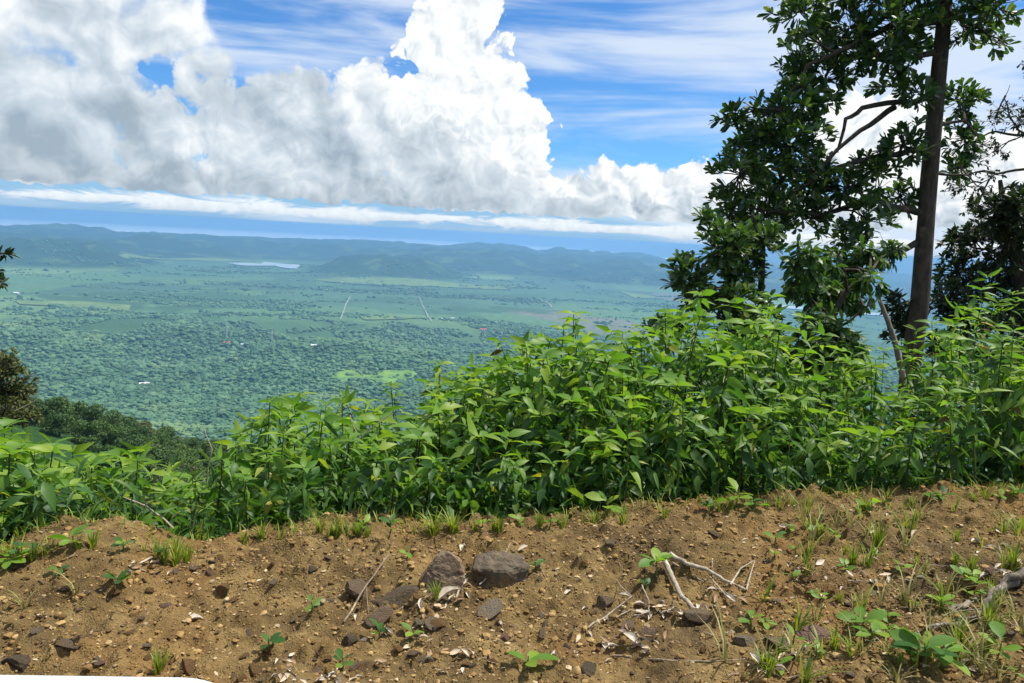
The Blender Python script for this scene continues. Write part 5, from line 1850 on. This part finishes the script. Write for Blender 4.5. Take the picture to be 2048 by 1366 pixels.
r_ = np.random.default_rng(901)
for a in [(625, 1222, .05, 3, .05, 'y', 'round-leaved seedling on the smooth dirt slope'), (1312, 1150, .10, 7, .085, 'y', 'leafy seedling at the head of the pale sticks'), (1548, 1088, .06, 4, .06, 'm', 'small dark seedling on bare dirt'),
          (1510, 1022, .05, 3, .07, 'y', 'single round-leaved seedling on the crest'), (1470, 1018, .12, 6, .10, 'y', 'upright bright seedling on the crest'), (1742, 1024, .07, 3, .09, 'y', 'round-leaved seedling on the crest near the dry stems'),
          (1722, 1024, .05, 3, .08, 'y', 'low yellow seedling paired with the round-leaved one'), (1050, 1345, .08, 4, .10, 'y', 'bright seedling at the end of the dark clods'), (1720, 1262, .07, 5, .09, 'y', 'broad-leaved seedling above the rootlet'),
          (1850, 1345, .12, 9, .13, 'm', 'large leafy seedling clump at the bottom of the weedy dirt'), (1880, 1335, .10, 6, .10, 'y', 'yellow-green seedling beside the large clump'), (1990, 1325, .10, 6, .09, 'y', 'upright seedling alone below the root'),
          (1640, 1202, .04, 3, .06, 'y', 'flat yellow-leaved seedling above the pinkish slab'), (822, 1278, .05, 4, .06, 'y', 'yellow seedling below the large slab'), (757, 1278, .05, 4, .05, 'm', 'small green seedling below the flat brown rock'),
          (685, 1340, .06, 5, .06, 'm', 'green seedling near the bleached leaf heap'), (535, 1305, .07, 4, .06, 'm', 'pale green drooping seedling on dark soil'), (235, 1172, .04, 6, .06, 'm', 'flat dark green seedling on the open bank'),
          (120, 1150, .04, 4, .05, 'm', 'tiny seedling on the small mound'), (1215, 1032, .10, 5, .10, 'y', 'upright light green seedling at the thicket edge'), (815, 1115, .04, 3, .05, 'y', 'tiny yellow seedling left of the slab'),
          (1070, 1140, .05, 5, .05, 'm', 'small seedling at the end of the wedge rock'), (1740, 1285, .06, 4, .08, 'y', 'low seedling under the broad-leaved one'), (1930, 1165, .06, 4, .06, 'y', 'small seedling above the root'),
          (1800, 1150, .06, 4, .06, 'y', 'pale seedling among bleached leaf scraps'), (1290, 1180, .05, 5, .04, 'm', 'small shoots under the pale curved stick')]:
    lab = a[6].replace(' left of the slab', ' above the blocky brown rock')
    seedling(*a[:6], lab, r_)
for n in range(20):
    px = r_.uniform(0, 2048); py = float(np.interp(px, [q[0] for q in CREST_PX], [q[1] for q in CREST_PX])) + r_.uniform(0, 14)
    seedling(px, py, r_.uniform(.04, .09), int(r_.integers(4, 8)), r_.uniform(.04, .075), 'y' if r_.random() < .5 else 'm', 'young broad-leaved seedling on the dirt rim ' + wzone(px, 0)[17:], r_, 'seedlings along the crest')
for n in range(26):
    px = r_.uniform(1500, 2048); py = r_.uniform(1060, 1366)
    seedling(px, py, r_.uniform(.03, .07), int(r_.integers(3, 6)), r_.uniform(.035, .06), 'y', 'tiny bright seedling scattered ' + zone(px), r_, 'tiny seedlings in the dirt')

# ------------------------------------------------------------------ the white car the picture is taken beside: only the top of its bonnet shows
m, out = new_mat('white_car_paint')
p = principled(out, (.80, .82, .84), .22, .5)
p.inputs['Coat Weight'].default_value = .6
M_car = m
M_rub = plain_mat('tyre_rubber', (.02, .02, .02), .85)
M_rim = plain_mat('wheel_rim', (.45, .46, .47), .35)
M_lens, out = new_mat('lamp_lens')
p = principled(out, (.85, .88, .9), .08, .6)
p.inputs['Transmission Weight'].default_value = .6
edge = on_plane(455, 1366, .93)
edge2 = on_plane(0, 1352, .93)
ty = edge2.y + .024
x_end = edge.x + .10
car = empty('parked_car', (x_end - .9, ty - .75, gz(x_end - .9, ty - .75)))
tag(car, 'white car bonnet edge just showing at the bottom of the view', 'car')
car['label'] = 'white painted car bonnet standing on the dirt beside the viewer'
cb = Vector(car.location)
bm = bmesh.new()
# bonnet and front body as a rounded shell: sections along x
secs = []
for t in np.concatenate([np.linspace(0, .92, 14), np.linspace(.93, 1, 26)]):
    x = x_end - 2.3 + 2.3 * t
    edge_f = max(0, (t - .93) / .07)
    top = .955 - .03 * edge_f ** 2 - .01 * (1 - t)
    hw = .86 - .06 * edge_f ** 2
    ring = []
    for a in np.linspace(0, 2 * math.pi, 32, endpoint=False):
        ca, sa = math.cos(a), math.sin(a)
        e = 5.0
        rr0 = (abs(ca) ** e + abs(sa) ** e) ** (-1 / e)
        zc, hh = (top + .32) / 2, (top - .32) / 2
        k = 1 - .10 * edge_f ** 3
        z = zc + hh * sa * rr0 * k + (.012 * math.cos(ca * 1.5) if sa > 0 else 0)
        ring.append(bm.verts.new((x - cb.x, ty - .80 + hw * ca * rr0 * k - cb.y + (x - x_end + .6) * .062, z + gz(0, 1.2) - cb.z)))
    secs.append(ring)
for a, b in zip(secs[:-1], secs[1:]):
    for k in range(32): bm.faces.new((a[k], a[(k + 1) % 32], b[(k + 1) % 32], b[k]))
bm.faces.new(secs[0]); bm.faces.new(list(reversed(secs[-1])))
bmesh.ops.recalc_face_normals(bm, faces=bm.faces[:])
me = bpy.data.meshes.new('body')
bm.to_mesh(me); bm.free(); me.materials.append(M_car)
for q in me.polygons: q.use_smooth = True
obj('body', me, car)
for sx in (-1, 1):
    for wy in (1,):
        mb = MB()
        yy = ty - .80 + sx * .74
        x = x_end - .62
        zz = gz(x, yy) + .31
        w = empty('wheel', (x - cb.x, yy - cb.y, zz - cb.z)); w.parent = car
        mb.tube([(0, -.10, 0), (0, -.105, 0), (0, .105, 0), (0, .10, 0)], [.20, .31, .31, .20], 28); obj('tyre', mb.mesh('tyre', M_rub, False), w)
        mb = MB(); mb.tube([(0, -.09, 0), (0, -.095, 0), (0, .095, 0), (0, .09, 0)], [.01, .205, .205, .01], 24); obj('rim', mb.mesh('rim', M_rim, False), w)
    mb = MB(); v, f = ico(2); v = v * np.array([.05, .13, .075]) + np.array([x_end - .06 - cb.x, ty - .80 + sx * .52 - cb.y, .68 + gz(0, 1.2) - cb.z]); mb.add(v, t=f)
    obj('headlight', mb.mesh('headlight', M_lens), car)
